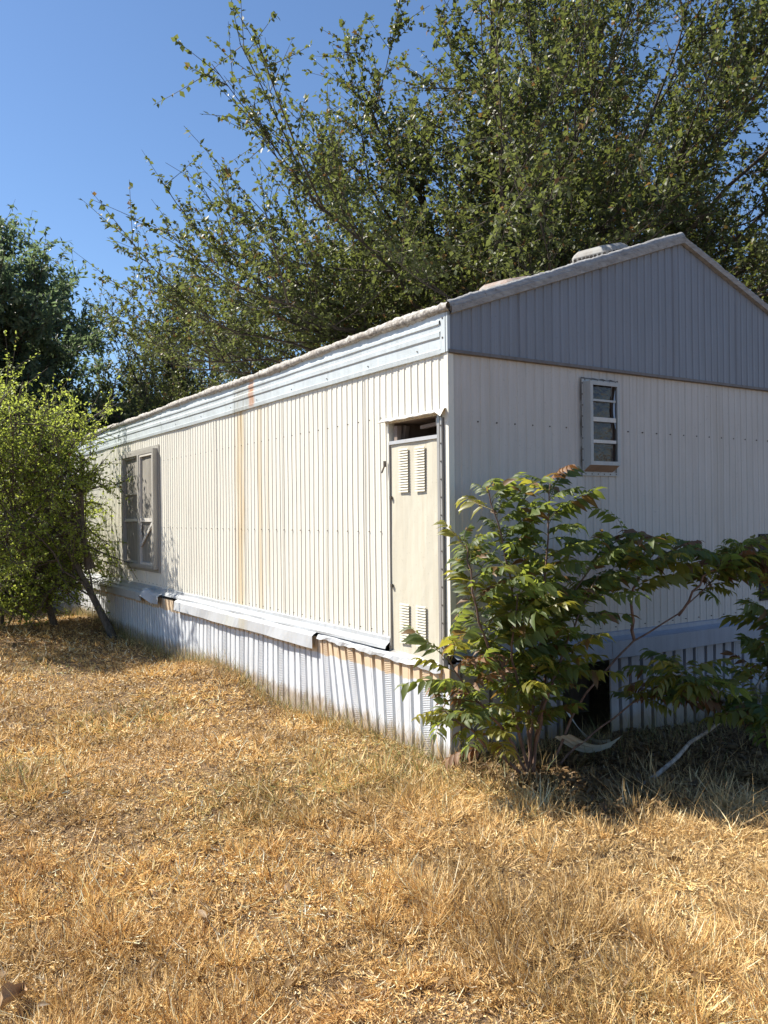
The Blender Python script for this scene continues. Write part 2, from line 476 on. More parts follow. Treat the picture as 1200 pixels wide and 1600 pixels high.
def siding(name, mat, face, u0, u1, zlo, zhi, holes=(), parent=home, nz=6, depth=.0055, prof=None, base_out=0.0, shear=None):
    """one corrugated panel. face 'L': plane x=0 facing -x (u=y); 'E': plane y=0 facing -y (u=x)"""
    pts = prof(u0, u1) if prof else rib_profile(u0, u1, depth)
    us = sorted(set([p[0] for p in pts] + [h for H in holes for h in (H[0], H[1]) if u0 < h < u1]))
    ou = [np.interp(q, [p[0] for p in pts], [p[1] for p in pts]) for q in us]
    mb = MB()
    zl = zlo if callable(zlo) else (lambda q: zlo)
    zh = zhi if callable(zhi) else (lambda q: zhi)
    def P(q, o, z):
        o = o + base_out + .0028*wob(q*1.7, z*1.9)
        if shear: q = q + shear(q, z)
        return (-o, q, z) if face == 'L' else (q, -o, z)
    for a in range(len(us)-1):
        qa, qb = us[a], us[a+1]
        cuts = []
        for H in holes:
            if H[0] <= qa+1e-6 and qb-1e-6 <= H[1]: cuts.append((H[2], H[3]))
        segs = [(0., 1.)]
        za0, za1, zb0, zb1 = zl(qa), zh(qa), zl(qb), zh(qb)
        if cuts:
            h0, h1 = cuts[0]
            rngs = []
            if h0 > za0+.01: rngs.append(((za0, h0), (zb0, h0)))
            if h1 < za1-.01: rngs.append(((h1, za1), (h1, zb1)))
        else: rngs = [((za0, za1), (zb0, zb1))]
        for (A, B) in rngs:
            k = nz if not cuts else 2
            for s in range(k):
                t0, t1 = s/k, (s+1)/k
                q = [P(qa, ou[a], A[0]+(A[1]-A[0])*t0), P(qb, ou[a+1], B[0]+(B[1]-B[0])*t0),
                     P(qb, ou[a+1], B[0]+(B[1]-B[0])*t1), P(qa, ou[a], A[0]+(A[1]-A[0])*t1)]
                if face == 'L': q = q[::-1]
                mb.quad(*q)
    return mb.build(name, mat, parent)

DOOR = (.085, .655, .60, 2.12)
WINL = (5.68, 7.02, .90, 2.32)
WINE = (1.135, 1.425, 1.80, 2.40)
HATCH = (3.14, 3.60, .80, 1.30)
seams = [.02, .97, 1.556, 2.32, 3.095, 3.83, 4.60, 5.36, 6.35, 7.40, 8.40, 9.16, 9.92, 10.68, 11.4, 12.0]
for a, b2 in zip(seams[:-1], seams[1:]):
    siding('siding_panel', M_SIDE, 'L', a, b2, ZB, ZF+.02, holes=[DOOR, WINL])
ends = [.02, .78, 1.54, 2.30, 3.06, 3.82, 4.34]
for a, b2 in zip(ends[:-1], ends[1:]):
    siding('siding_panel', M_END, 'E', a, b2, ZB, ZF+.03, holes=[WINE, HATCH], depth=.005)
def roof_z(x): return ZE + (ZR-ZE)*(1-abs(x-W/2)/(W/2))
gs = [.0, .56, 1.32, 2.08, 2.84, 3.60, 4.35]
for a, b2 in zip(gs[:-1], gs[1:]):
    # break the panel at the ridge so that its top follows the roof line
    def gp(u0, u1):
        pts = rib_profile(u0, u1, .006)
        if u0 < W/2 < u1: pts.append((W/2, .004)); pts.sort()
        return pts
    siding('gable_panel', M_GABLE, 'E', a, b2, ZF, lambda q: roof_z(q)-.015, prof=gp, base_out=.014, nz=3)

# gable drip strip along the foot of the gable
mb = MB(); mb.sheet([[(x, -.014, ZF+.012), (x, -.030+.002*wob(x, 1), ZF+.008), (x, -.034+.002*wob(x, 1), ZF-.012), (x, -.014, ZF-.016)] for x in np.linspace(-.012, W, 30)])
mb.build('drip_strip', painted('drip_brown', (.20, .17, .15), (.10, .08, .06), .6), home)

# corner trims
mb = MB()
zz = np.linspace(ZB-.01, ZF+.02, 12)
mb.sheet([[(-.002, .032, z), (-.013, .030, z), (-.014+.001*wob(z, 3), -.012, z), (.028, -.013, z), (.030, -.002, z)] for z in zz])
mb.build('corner_trim', M_SIDE, home)
mb = MB(); mb.box(-.020, .0, -.018, .0, ZF-.005, ZE-.03); mb.box(-.023, .0, 0.002, .052, ZF-.008, ZE-.03)
mb.build('corner_trim', M_BLUE, home)

# long blue fascia: horizontal mouldings, in lengths with open joints
fas = [(.052, 3.30), (3.306, 5.50), (5.506, 8.6), (8.606, 12.0)]
FP = [(ZF-.012, .006), (ZF-.010, .022), (ZF+.020, .026), (ZF+.024, .020), (ZF+.085, .020), (ZF+.095, .028), (ZF+.125, .029), (ZF+.135, .021),
      (ZF+.165, .022), (ZF+.172, .030), (ZF+.190, .030), (ZF+.20, .018), (ZF+.245, .018), (ZF+.262, .030)]
for (y0, y1) in fas:
    mb = MB()
    ys = np.linspace(y0, y1, int((y1-y0)/.15)+2)
    rows = []
    for y in ys:
        rows.append([(-o-.003*wob(y*2.3, z*9), y, z+.004*math.sin(y*1.1)) for z, o in FP])
    mb.sheet(rows)
    mb.build('fascia_panel', M_BLUE, home)

# roof sheets
for side in (0, 1):
    mb = MB()
    xs = np.linspace(-.03, W/2, 6) if side == 0 else np.linspace(W/2, W+.03, 6)
    ys = np.linspace(-.02, L, 40)
    mb.sheet([[(x, y, roof_z(x)+.006*wob(x*2, y)) for x in xs] for y in ys])
    mb.build('roof', M_ROOF, home)

# lumpy coated rolls along eave and rakes
def lumpy_roll(pts, r0, amp, mat, name, k=9, flat=1.0, seed=0):
    rg = np.random.default_rng(seed)
    pts = np.array(pts, float); n_ = len(pts)
    tan = nrm(np.gradient(pts, axis=0))
    A = nrm(np.cross(tan, np.array([0, 0, 1.]))); B = np.cross(A, tan)
    th = np.arange(k)*2*math.pi/k
    R = r0*(1 + amp*rg.normal(size=(n_, k))*.5)
    lo = np.interp(np.arange(n_), np.arange(0, n_+8, 8), rg.normal(size=len(np.arange(0, n_+8, 8))))*amp*.5+1
    R = R*lo[:, None]
    V = pts[:, None]+R[..., None]*(np.cos(th)[None, :, None]*A[:, None]*flat + np.sin(th)[None, :, None]*B[:, None])
    idx = np.arange(n_-1)[:, None]*k; j = np.arange(k)[None]; j2 = (j+1) % k
    Q = np.stack([idx+j, idx+j2, idx+k+j2, idx+k+j], -1).reshape(-1, 4)
    return link(name, fast_mesh(name, V.reshape(-1, 3), Q, mat, smooth=True), home)
lumpy_roll([(-.025, y, ZE-.006+.006*math.sin(y*1.7)) for y in np.arange(-.04, 12.02, .03)], .030, .28, M_COAT, 'eave_roll', seed=3, flat=.8)
lumpy_roll([(x, -.028, roof_z(x)+.004) for x in np.arange(-.02, W/2+.01, .02)], .037, .12, M_RAKE, 'rake_roll', seed=4, flat=.75)
lumpy_roll([(x, -.024, roof_z(x)-.002) for x in np.arange(W/2, W+.03, .02)], .022, .15, M_RAKE, 'rake_roll', seed=5, flat=1.1)
mb = MB()
for x0, x1 in ((-.012, W/2), (W/2, W+.02)):
    xs = np.linspace(x0, x1, 24)
    mb.sheet([[(x, -.020-.003*wob(x*3, 0), roof_z(x)-.052), (x, -.052, roof_z(x)-.046), (x, -.058, roof_z(x)-.006), (x, -.02, roof_z(x)+.02)] for x in xs])
mb.build('rake_board', M_RAKE, home)

# hidden sides, floor and back
mb = MB(); mb.box(W-.02, W, 0, L, .1, ZE-.01); mb.build('side_wall', M_END, home)
mb = MB(); mb.box(0, W-.02, L-.02, L, .1, ZE-.01); mb.build('back_wall', M_END, home)
mb = MB(); mb.tri((0, L-.01, ZE-.01), (W, L-.01, ZE-.01), (W/2, L-.01, ZR-.01)); mb.build('back_gable', M_GABLE, home)
mb = MB(); mb.box(.03, W-.03, .03, L-.03, .60, .645); mb.build('floor', M_DARK, home)
mb = MB(); mb.box(.03, W-.03, .03, L-.03, 2.47, 2.49); mb.build('ceiling', M_DARK, home)
mb = MB(); mb.box(.03, W-.03, 2.4, 2.43, .645, 2.47); mb.build('inner_wall', M_DARK, home)

# ---- sill ledge under the siding: grey lip, then the bowed white flap (partly torn away)
def strip(rows, mat, name): 
    mb = MB(); mb.sheet(rows); return mb.build(name, mat, home)
ys = np.linspace(.66, 12.0, 100)
strip([[(-.002, y, ZB+.028), (-.016, y, ZB+.022+.003*wob(y*3, 0)), (-.020, y, ZB-.004), (-.055-.006*wob(y*2, 1), y, ZB-.030), (-.058, y, ZB-.048+.003*wob(y, 2))] for y in ys], M_TRIMG, 'sill_lip')
def flap(y0, y1, lift=None, n_=40, mat=M_TRIM, name='sill_flap'):
    rows = []
    for y in np.linspace(y0, y1, n_):
        k = lift(y) if lift else 0.0
        w = .004*wob(y*2.4, 0)
        rows.append([(-.030, y, ZB-.036+k*.15), (-.080-w-k*.25, y, ZB-.062+w+k*.75), (-.094-w-k*.5, y, ZB-.074+k*.7), (-.100+w*2-k*.9, y, ZB-.166+k*.95+.004*math.sin(y*3)), (-.090+w*2-k*.8, y, ZB-.171+k*.95)])
    return strip(rows, mat, name)
flap(1.64, 4.89)
o = flap(5.42, 6.42, lambda y: .105*math.exp(-((y-5.86)/.16)**2) + .02*(y < 5.6), 40); o['label'] = 'buckled length of white sill flap bent upwards'
flap(6.425, 9.4); flap(9.404, 12.0)
# bent torn strip where the flap is gone near the door
rows = []
for y in np.linspace(.02, 1.62, 40):
    s = 1-(y/1.62)
    rows.append([(-.028-.03*s, y, ZB-.042-.035*s+.004*wob(y*6, 1)), (-.064-.012*wob(y*5, 0), y, ZB-.060-.032*s+.006*wob(y*7, 0)), (-.070-.006*wob(y*9, 1), y, ZB-.088-.03*s+.010*wob(y*8, 2))])
o = strip(rows, M_TRIM, 'torn_strip'); o['label'] = 'torn and bent white metal strip below the louvred door'
mb = MB(); mb.sheet([[(-.005, y, .60-.012*(y < .3)), (-.045, y, .585-.05*(.66-y)), (-.05, y, .572-.06*(.66-y))] for y in np.linspace(.05, .66, 12)]); mb.build('door_sill', M_ALU, home)

# end wall ledge
xs = np.linspace(-.0, W, 50)
strip([[(x, -.002, ZB+.022), (x, -.018, ZB+.016), (x, -.022, ZB-.012), (x, -.060, ZB-.030)] for x in xs], M_TRIM_END, 'sill_lip')
for (x0, x1) in ((.02, 1.30), (1.304, 3.0), (3.004, 4.35)):
    strip([[(x, -.045, ZB-.026), (x, -.094, ZB-.034), (x, -.098-.003*wob(x*2, 1), ZB-.150+.003*wob(x, 0)), (x, -.085, ZB-.155)] for x in np.linspace(x0, x1, 20)], M_TRIM_END, 'sill_flap')

# ---- skirting panels
def skirt_prof(u0, u1):
    pts = [(u0, -.012), (u0+.002, 0)]
    wdt = u1-u0
    for q in (.085, .18, .285, .385):
        c_ = u0 + q*wdt/.42
        if c_+.02 < u1: pts += [(c_-.018, 0), (c_-.016, -.040), (c_+.014, -.040), (c_+.016, 0)]
    pts += [(u1-.002, 0), (u1, -.012)]
    return pts
def hatch_rib(u0, wdt):                       # the embossed strip between the second and third groove
    return u0+.196*wdt/.42, u0+.269*wdt/.42
def shear_l(q, z):
    t = max(0, (z-.0)/.56)
    return t*(.14*math.exp(-((q-1.12)/.42)**2) + .13*math.exp(-((q-5.35)/.5)**2) - .03*math.exp(-((q-3.6)/.7)**2) + .012*math.sin(q*4))
k = 0; y = -.045
while y < 11.9:
    y1 = min(y+.42, 12.0)
    o = siding('skirting_panel', M_SKIRT, 'L', y, y1, -.12, .575, prof=skirt_prof, base_out=.052, shear=shear_l, nz=5)
    if y < 4.4:
        # slanting embossed bars on the narrow strip
        h0, h1 = hatch_rib(y, y1-y)
        mb = MB()
        z = .0
        while z < .54:
            pa = [h0, z+.016]; pb = [h1, z]
            for (qa, za), (qb, zb_) in ((pa, pb),):
                A_ = (-.0545-.0028*wob(qa*1.7, za*1.9), qa+shear_l(qa, za), za); B_ = (-.0545-.0028*wob(qb*1.7, zb_*1.9), qb+shear_l(qb, zb_), zb_)
                mb.quad(A_, (A_[0], A_[1], A_[2]+.005), (B_[0], B_[1], B_[2]+.005), B_)
                mb.quad(A_, B_, (B_[0]+.004, B_[1], B_[2]-.003), (A_[0]+.004, A_[1], A_[2]-.003))
            z += .014
        em = mb.build('embossed_strip', M_SKIRT, o); em['kind'] = 'stuff'
    y = y1; k += 1
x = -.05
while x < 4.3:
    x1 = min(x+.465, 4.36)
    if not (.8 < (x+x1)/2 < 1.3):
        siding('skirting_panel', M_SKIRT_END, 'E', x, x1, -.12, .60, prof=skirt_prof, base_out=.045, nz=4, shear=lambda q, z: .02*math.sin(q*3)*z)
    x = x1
mb = MB(); mb.box(-.056, -.044, -.050, -.040, -.1, .57); mb.build('skirting_corner', M_SKIRT, home)
# dark earth closed in under the floor is left open; a rough timber pier stands behind the gap
mb = MB(); mb.box(1.5, 1.7, .5, .7, -.1, .60); mb.build('pier', M_INT, home)

# ---- louvred closet door and frame
y0, y1, z0, z1 = DOOR
fr_ = empty('door_frame', parent=home)
mb = MB()
mb.box(-.014, .03, y1-.002, y1+.016, z0-.01, z1+.012)
mb.build('jamb', M_SIDE, fr_)
mb = MB(); mb.box(-.022, .03, y0-.012, y0+.012, z0-.03, z1); mb.box(-.030, -.0, y0-.046, y0-.030, z0-.08, z1-.02); mb.build('jamb', M_ALU, fr_)
mb = MB(); mb.box(-.012, .0, y0-.030, y0-.013, z0-.08, z1-.02); mb.build('jamb_seal', M_TRIMG, fr_)
# drip cap above the opening, sagging at its near end
rows = []
for y in np.linspace(y0-.075, y1+.07, 14):
    t = (y-y0)/(y1-y0)
    rows.append([(-.004, y, z1+.035+.002*wob(y*9, 0)), (-.030, y, z1+.030+.003*wob(y*14, 1)), (-.058-.004*wob(y*20, 0), y, z1+.012-.03*(t < -.06)), (-.055, y, z1+.006-.03*(t < -.06))])
mb = MB(); mb.sheet(rows); mb.build('drip_cap', M_FRAMEW, home)
# opening into the closet: a real recess
mb = MB()
D_ = .55
mb.quad((0, y0, z0), (D_, y0, z0), (D_, y0, z1), (0, y0, z1)); mb.quad((0, y1, z0), (0, y1, z1), (D_, y1, z1), (D_, y1, z0))
mb.quad((D_, y0, z0), (D_, y1, z0), (D_, y1, z1), (D_, y0, z1)); mb.quad((0, y0, z1), (D_, y0, z1), (D_, y1, z1), (0, y1, z1))
mb.bar((.10, y1-.01, z1-.16), (.10, y1-.05, z1-.01), .03, .03)
mb.bar((.06, y0+.05, z1-.04), (.05, y1-.3, z1-.05), .03, .022)
mb.bar((.02, y1-.06, z1-.02), (.02, y1-.06, z0), .035, .035)
mb.build('closet', M_INT, home)
mb = MB(); mb.box(.0, .012, y0+.013, y0+.05, z1-.06, z1-.015); mb.tri((-.002, y0+.013, z1-.13), (-.002, y0+.013, z1-.185), (-.002, y0+.06, z1-.13)); mb.build('torn_corner', M_FRAMEW, home)

dr = empty('door', parent=home); dr['label'] = 'cream metal closet door with two pairs of louvre panels'
dz1 = 1.975; dx = -.012
mb = MB()
rows = []
for y in np.linspace(y0+.014, y1-.012, 9):
    rows.append([(dx-.003*wob(y*8, z*2.2)+.004, y, z) for z in np.linspace(z0-.045+.05*(y-y0)/(y1-y0), dz1, 12)])
mb.sheet([r[::-1] for r in rows])
mb.box(dx+.006, dx+.02, y0+.014, y1-.012, z0-.0, dz1)
mb.build('door_panel', M_DOOR, dr, smooth=False)
mb = MB(); mb.box(dx-.008, dx+.02, y0+.013, y1-.011, dz1+.001, dz1+.024); mb.build('door_rail', M_TRIM, dr)
mb = MB(); mb.box(dx-.007, dx+.02, y1-.011, y1-.003, z0, dz1+.02); mb.build('door_edge', M_ALU, dr)
lm = MB()
w_ = .108
lm.quad((0, 0, .0135), (-.0045, 0, .001), (-.0045, w_, .001), (0, w_, .0135))
lm.quad((0, 0, 0), (0, w_, 0), (-.0045, w_, .001), (-.0045, 0, .001), 1)
lm.tri((0, 0, .0135), (0, 0, 0), (-.0045, 0, .001)); lm.tri((0, w_, .0135), (-.0045, w_, .001), (0, w_, 0))
lme = lm.mesh('louvre', [M_DOOR, M_DOOR])
for (ya, zs, cnt, dz) in ((.425, 1.652, 17, .0172), (.238, 1.652, 17, .0172), (.430, .66, 15, .0178), (.243, .66, 15, .0178)):
    for i in range(cnt):
        link('louvre', lme, dr, (dx-.002-.002, ya, zs+i*dz))
for zz_ in (1.61, 1.02):
    mb = MB(); mb.box(dx-.014, dx, y1-.034, y1-.018, zz_, zz_+.022); mb.build('latch', M_SCREW, dr)
mb = MB(); mb.bar((-.03, y1+.03, 1.83), (-.03, y1+.03, 1.87), .014, .014); mb.bar((-.03, y1+.03, 1.84), (-.04, y1+.052, 1.79), .008, .008); mb.build('door_hook', M_SCREW, home)

# ---- protruding window in the long wall
def box_frame(mb, face, u0, u1, z0, z1, out0, out1, t, m=0):
    """a rectangular ring of four bars"""
    def B(a0, a1, c0, c1):
        if face == 'L': mb.box(-out1, -out0, a0, a1, c0, c1, m)
        else: mb.box(a0, a1, -out1, -out0, c0, c1, m)
    B(u0, u0+t, z0, z1); B(u1-t, u1, z0, z1); B(u0+t, u1-t, z0, z0+t); B(u0+t, u1-t, z1-t, z1)
wl = empty('window', parent=home); wl['label'] = 'tall twin window with grey fly screens'
y0, y1, z0, z1 = WINL
mb = MB(); box_frame(mb, 'L', y0-.05, y1+.05, z0-.05, z1+.05, .008, .018, .05); box_frame(mb, 'L', y0-.008, y1+.008, z0-.008, z1+.008, .018, .075, .045)
ym = 6.28
mb.box(-.078, -.02, ym-.035, ym+.035, z0+.037, z1-.037)
mb.build('window_frame', M_FRAME, wl)
mb = MB(); box_frame(mb, 'L', y0+.037, ym-.035, z0+.037, z1-.037, .045, .070, .028); mb.build('sash', M_FRAMEW, wl)
mb = MB(); box_frame(mb, 'L', ym+.035, y1-.037, z0+.037, z1-.037, .030, .052, .026); mb.build('sash', M_FRAME, wl)
zb_ = 1.48
mb = MB(); mb.box(-.072, -.05, y0+.065, ym-.063, zb_-.022, zb_+.022); mb.build('glazing_bar', M_FRAMEW, wl)
mb = MB(); mb.box(-.056, -.035, ym+.061, y1-.063, zb_-.020, zb_+.016); mb.build('glazing_bar', M_FRAMEW, wl)
mb = MB(); mb.box(-.050, -.035, ym+.061, y1-.063, 1.80, 1.815); mb.build('glazing_bar', M_FRAME, wl)
mb = MB(); mb.bar((-.062, y0+.07, zb_-.04), (-.062, ym-.07, 1.16), .016, .036); mb.build('loose_brace', M_FRAMEW, wl)
mb = MB(); mb.tri((-.066, ym-.066, 1.43), (-.066, ym-.13, 1.44), (-.066, ym-.068, 1.30)); mb.tri((-.066, ym-.03, 1.30), (-.068, ym-.14, 1.29), (-.066, ym-.07, 1.36)); mb.build('torn_screen_flap', M_FRAMEW, wl)
for a, b2, xx in ((y0+.064, ym-.06, -.046), (ym+.06, y1-.06, -.032)):
    mb = MB(); mb.sheet([[(xx-.004*wob(yy*5, zz_*3), yy, zz_) for zz_ in np.linspace(z1-.06, z0+.06, 12)] for yy in np.linspace(a, b2, 6)])
    mb.build('screen', M_SCREEN, wl)

# ---- window in the end wall: protruding box with four panes
we = empty('window', parent=home); we['label'] = 'narrow four-pane window with protruding grey frame'
x0, x1, z0, z1 = WINE
mb = MB(); box_frame(mb, 'E', x0-.022, x1+.055, z0-.040, z1+.025, .008, .016, .022); mb.build('flange', M_FRAME_END, we)
mb = MB(); mb.sheet([[(x0-.026+ .004*wob(t*9, 1), -.013, z0-.045+t*(z1-z0+.07)), (x0-.018, -.018, z0-.045+t*(z1-z0+.07))] for t in np.linspace(0, 1, 20)])
mb.sheet([[(x0-.022+t*(x1-x0+.075), -.013, z1+.030+.004*wob(t*12, 0)), (x0-.022+t*(x1-x0+.075), -.018, z1+.020)] for t in np.linspace(0, 1, 16)])
mb.build('sealant', M_SCREW, we)
mb = MB()
pr = .070
mb.quad((x0, -.008, z0-.012), (x0, -pr, z0+.03), (x0, -pr, z1), (x0, -.008, z1))            # left cheek
mb.quad((x1, -.008, z0-.012), (x1, -.008, z1), (x1, -pr, z1), (x1, -pr, z0+.03))
mb.quad((x0, -.008, z1), (x0, -pr, z1), (x1, -pr, z1), (x1, -.008, z1))
box_frame(mb, 'E', x0, x1, z0+.03, z1, pr, pr+.010, .026)
mb.build('window_box', M_FRAME_END, we)
mb = MB(); mb.quad((x0, -.008, z0-.012), (x1, -.008, z0-.012), (x1, -pr, z0+.03), (x0, -pr, z0+.03)); mb.build('window_sill', M_BROWNSILL, we)
gx0, gx1, gz0, gz1 = x0+.026, x1-.026, z0+.056, z1-.026
bars = [gz0+.135, gz0+.285, gz0+.415]
for zc, hh in zip(bars, (.022, .030, .014)):
    mb = MB(); mb.box(gx0, gx1-.012, -pr-.006, -pr+.010, zc-hh/2, zc+hh/2); mb.build('glazing_bar', M_FRAMEW if hh > .02 else M_FRAME_END, we)
edges = [gz0] + bars + [gz1]
for a, b2 in zip(edges[:-1], edges[1:]):
    mb = MB(); mb.quad((gx0, -pr+.016, a), (gx1, -pr+.020, a), (gx1, -pr+.016, b2), (gx0, -pr+.018, b2)); mb.build('pane', M_GLASS, we)
mb = MB(); mb.sheet([[(gx1-.010-.022*math.sin(t*3.1), -pr+.002, gz1-.02-t*.27), (gx1-.004-.006*math.sin(t*3.1), -pr+.004, gz1-.02-t*.27)] for t in np.linspace(0, 1, 10)]); mb.build('torn_plastic', M_CURT, we)
mb = MB(); mb.box(x0-.1, x1+.2, .10, .12, z0+.18, z0+.50); mb.build('inner_board', M_BROWNSILL, we)
# access hatch by the edge of the end wall
mb = MB(); x0, x1, z0, z1 = HATCH
box_frame(mb, 'E', x0-.02, x1+.02, z0-.02, z1+.02, .005, .02, .03); mb.box(x0, x1, .06, .07, z0, z1); mb.build('hatch', M_DARK, home)

# rows of fixing screws: too small to tell apart
mb = MB()
def screw(face, q, z, out=.010, s=.0032):
    if face == 'L': mb.box(-out, -out+.008, q-s, q+s, z-s, z+s)
    else: mb.box(q-s, q+s, -out, -out+.008, z-s, z+s)
for y in np.arange(.76, 11.9, .152):
    if not (5.6 < y < 7.1):
        screw('L', y, 2.17); screw('L', y+.02, 1.39)
    screw('L', y, ZB+.055)
for y in (.3, .9, 1.5, 2.1, 2.8, 3.4, 4.2, 5.0): screw('L', y, ZF+.045, .026)
for x in np.arange(.22, 4.3, .152):
    if not (1.08 < x < 1.5): screw('E', x, 2.08, .010, .0045)
    screw('E', x, ZB+.05, .013)
for z in np.arange(.62, 2.1, .11): screw('L', .047, z, .034, .004)
for z in np.arange(1.79, 2.42, .075): screw('E', 1.124, z, .018, .004)
for x in np.arange(1.15, 1.47, .06): screw('E', x, 1.772, .018, .004); screw('E', x, 2.414, .018, .004)
for zz_ in (ZF+.08, ZF+.2): mb.box(-.026, -.018, .022, .032, zz_, zz_+.01)
o = mb.build('screws', M_SCREW, home); o['kind'] = 'stuff'

# ---- roof vents
def roof_vent(cx, cy, w, h, mat, rusty=False):
    z = roof_z(cx)
    v_ = empty('roof_vent', (cx, cy, z-.03), home)
    v_.rotation_euler = (0, -math.atan2(ZR-ZE, W/2)*.85, rad(14))
    mb = MB()
    prof = [(1.0, 0), (1.0, .25), (1.02, .3), (.98, .72), (.90, .86), (.74, 1.0), (0, 1.06)]
    ring = []
    for i in range(28):
        t = i/28*2*math.pi
        c_, s_ = math.cos(t), math.sin(t)
        q = (abs(c_)**8+abs(s_)**8)**-.125
        ring.append((c_*q*.5*w, s_*q*.5*w))
    rows = [[(rx*p, ry*p, h*zz_) for (p, zz_) in prof] for rx, ry in ring + ring[:1]]
    mb.sheet(rows)
    mb.build('vent_hood', mat, v_, smooth=False)
    fin = MB(); fin.box(-.007, .007, -.006, .004, .0, h*.42)
    fm = fin.mesh('vent_fin', M_ROOF)
    slot = MB(); slot.box(-.010, .010, -.0035, .002, .0, h*.36)
    sm = slot.mesh('vent_slot', M_DARK)
    per = 36
    for i in range(per):
        t = (i+.5)/per*2*math.pi
        c_, s_ = math.cos(t), math.sin(t)
        q = (abs(c_)**8+abs(s_)**8)**-.125
        o = link('vent_slot', sm, v_, (c_*q*.5*w*1.012, s_*q*.5*w*1.012, h*.30))
        o.rotation_euler = (0, 0, math.pi/2 if abs(c_) > abs(s_) else 0)
M_VENT = painted('vent_grey', (.28, .28, .27), (.20, .17, .14), .7, .8, bumpy=.5)
M_VENTR = painted('vent_rust', (.33, .30, .28), (.24, .13, .08), .8, .9, bumpy=.6)
roof_vent(1.92, .52, .36, .155, M_VENT)
roof_vent(1.18, .80, .34, .125, M_VENTR)

# ------------------------------------------------------------------ fallen skirting panel by the gap
fp = empty('fallen_skirting_panel', (1.10, -.12, .0)); tag(fp, 'pale curled skirting panel lying on the ground below the dark gap in the skirt', 'skirting panel')
def curled(p0, p1, width, lift, sag, seg=14):
    p0 = Vector(p0); p1 = Vector(p1); d = (p1-p0); s = d.cross(Vector((0, 0, 1))).normalized()
    rows = []
    for i in range(seg+1):
        t = i/seg
        c_ = p0 + d*t - Vector((0, 0, 1))*sag*math.sin(t*math.pi)
        tw = s*math.cos(.5*t+.3) + Vector((0, 0, 1))*math.sin(.5*t+.3)
        rows.append([tuple(c_+tw*width*(q-.5) + Vector((0, 0, .006*(k_ % 2)))) for k_, q in enumerate(np.linspace(0, 1, 7))])
    mb = MB(); mb.sheet(rows); return mb
A1 = at_end(882, 1105, -.10) - np.array(fp.location); B1 = at_end(955, 1165, -.34) - np.array(fp.location)
A2 = at_end(880, 1150, -.50) - np.array(fp.location); B2 = at_end(964, 1158, -.44) - np.array(fp.location)
curled(A1, B1, .15, 0, .08).build('panel_blade', M_SIDE, fp)
curled(A2, B2, .13, 0, .06).build('panel_blade', M_SIDE, fp)

# ------------------------------------------------------------------ trees
def bez(p0, p1, p2, n_):
    t = np.linspace(0, 1, n_)[:, None]
    return (1-t)**2*p0 + 2*t*(1-t)*p1 + t*t*p2

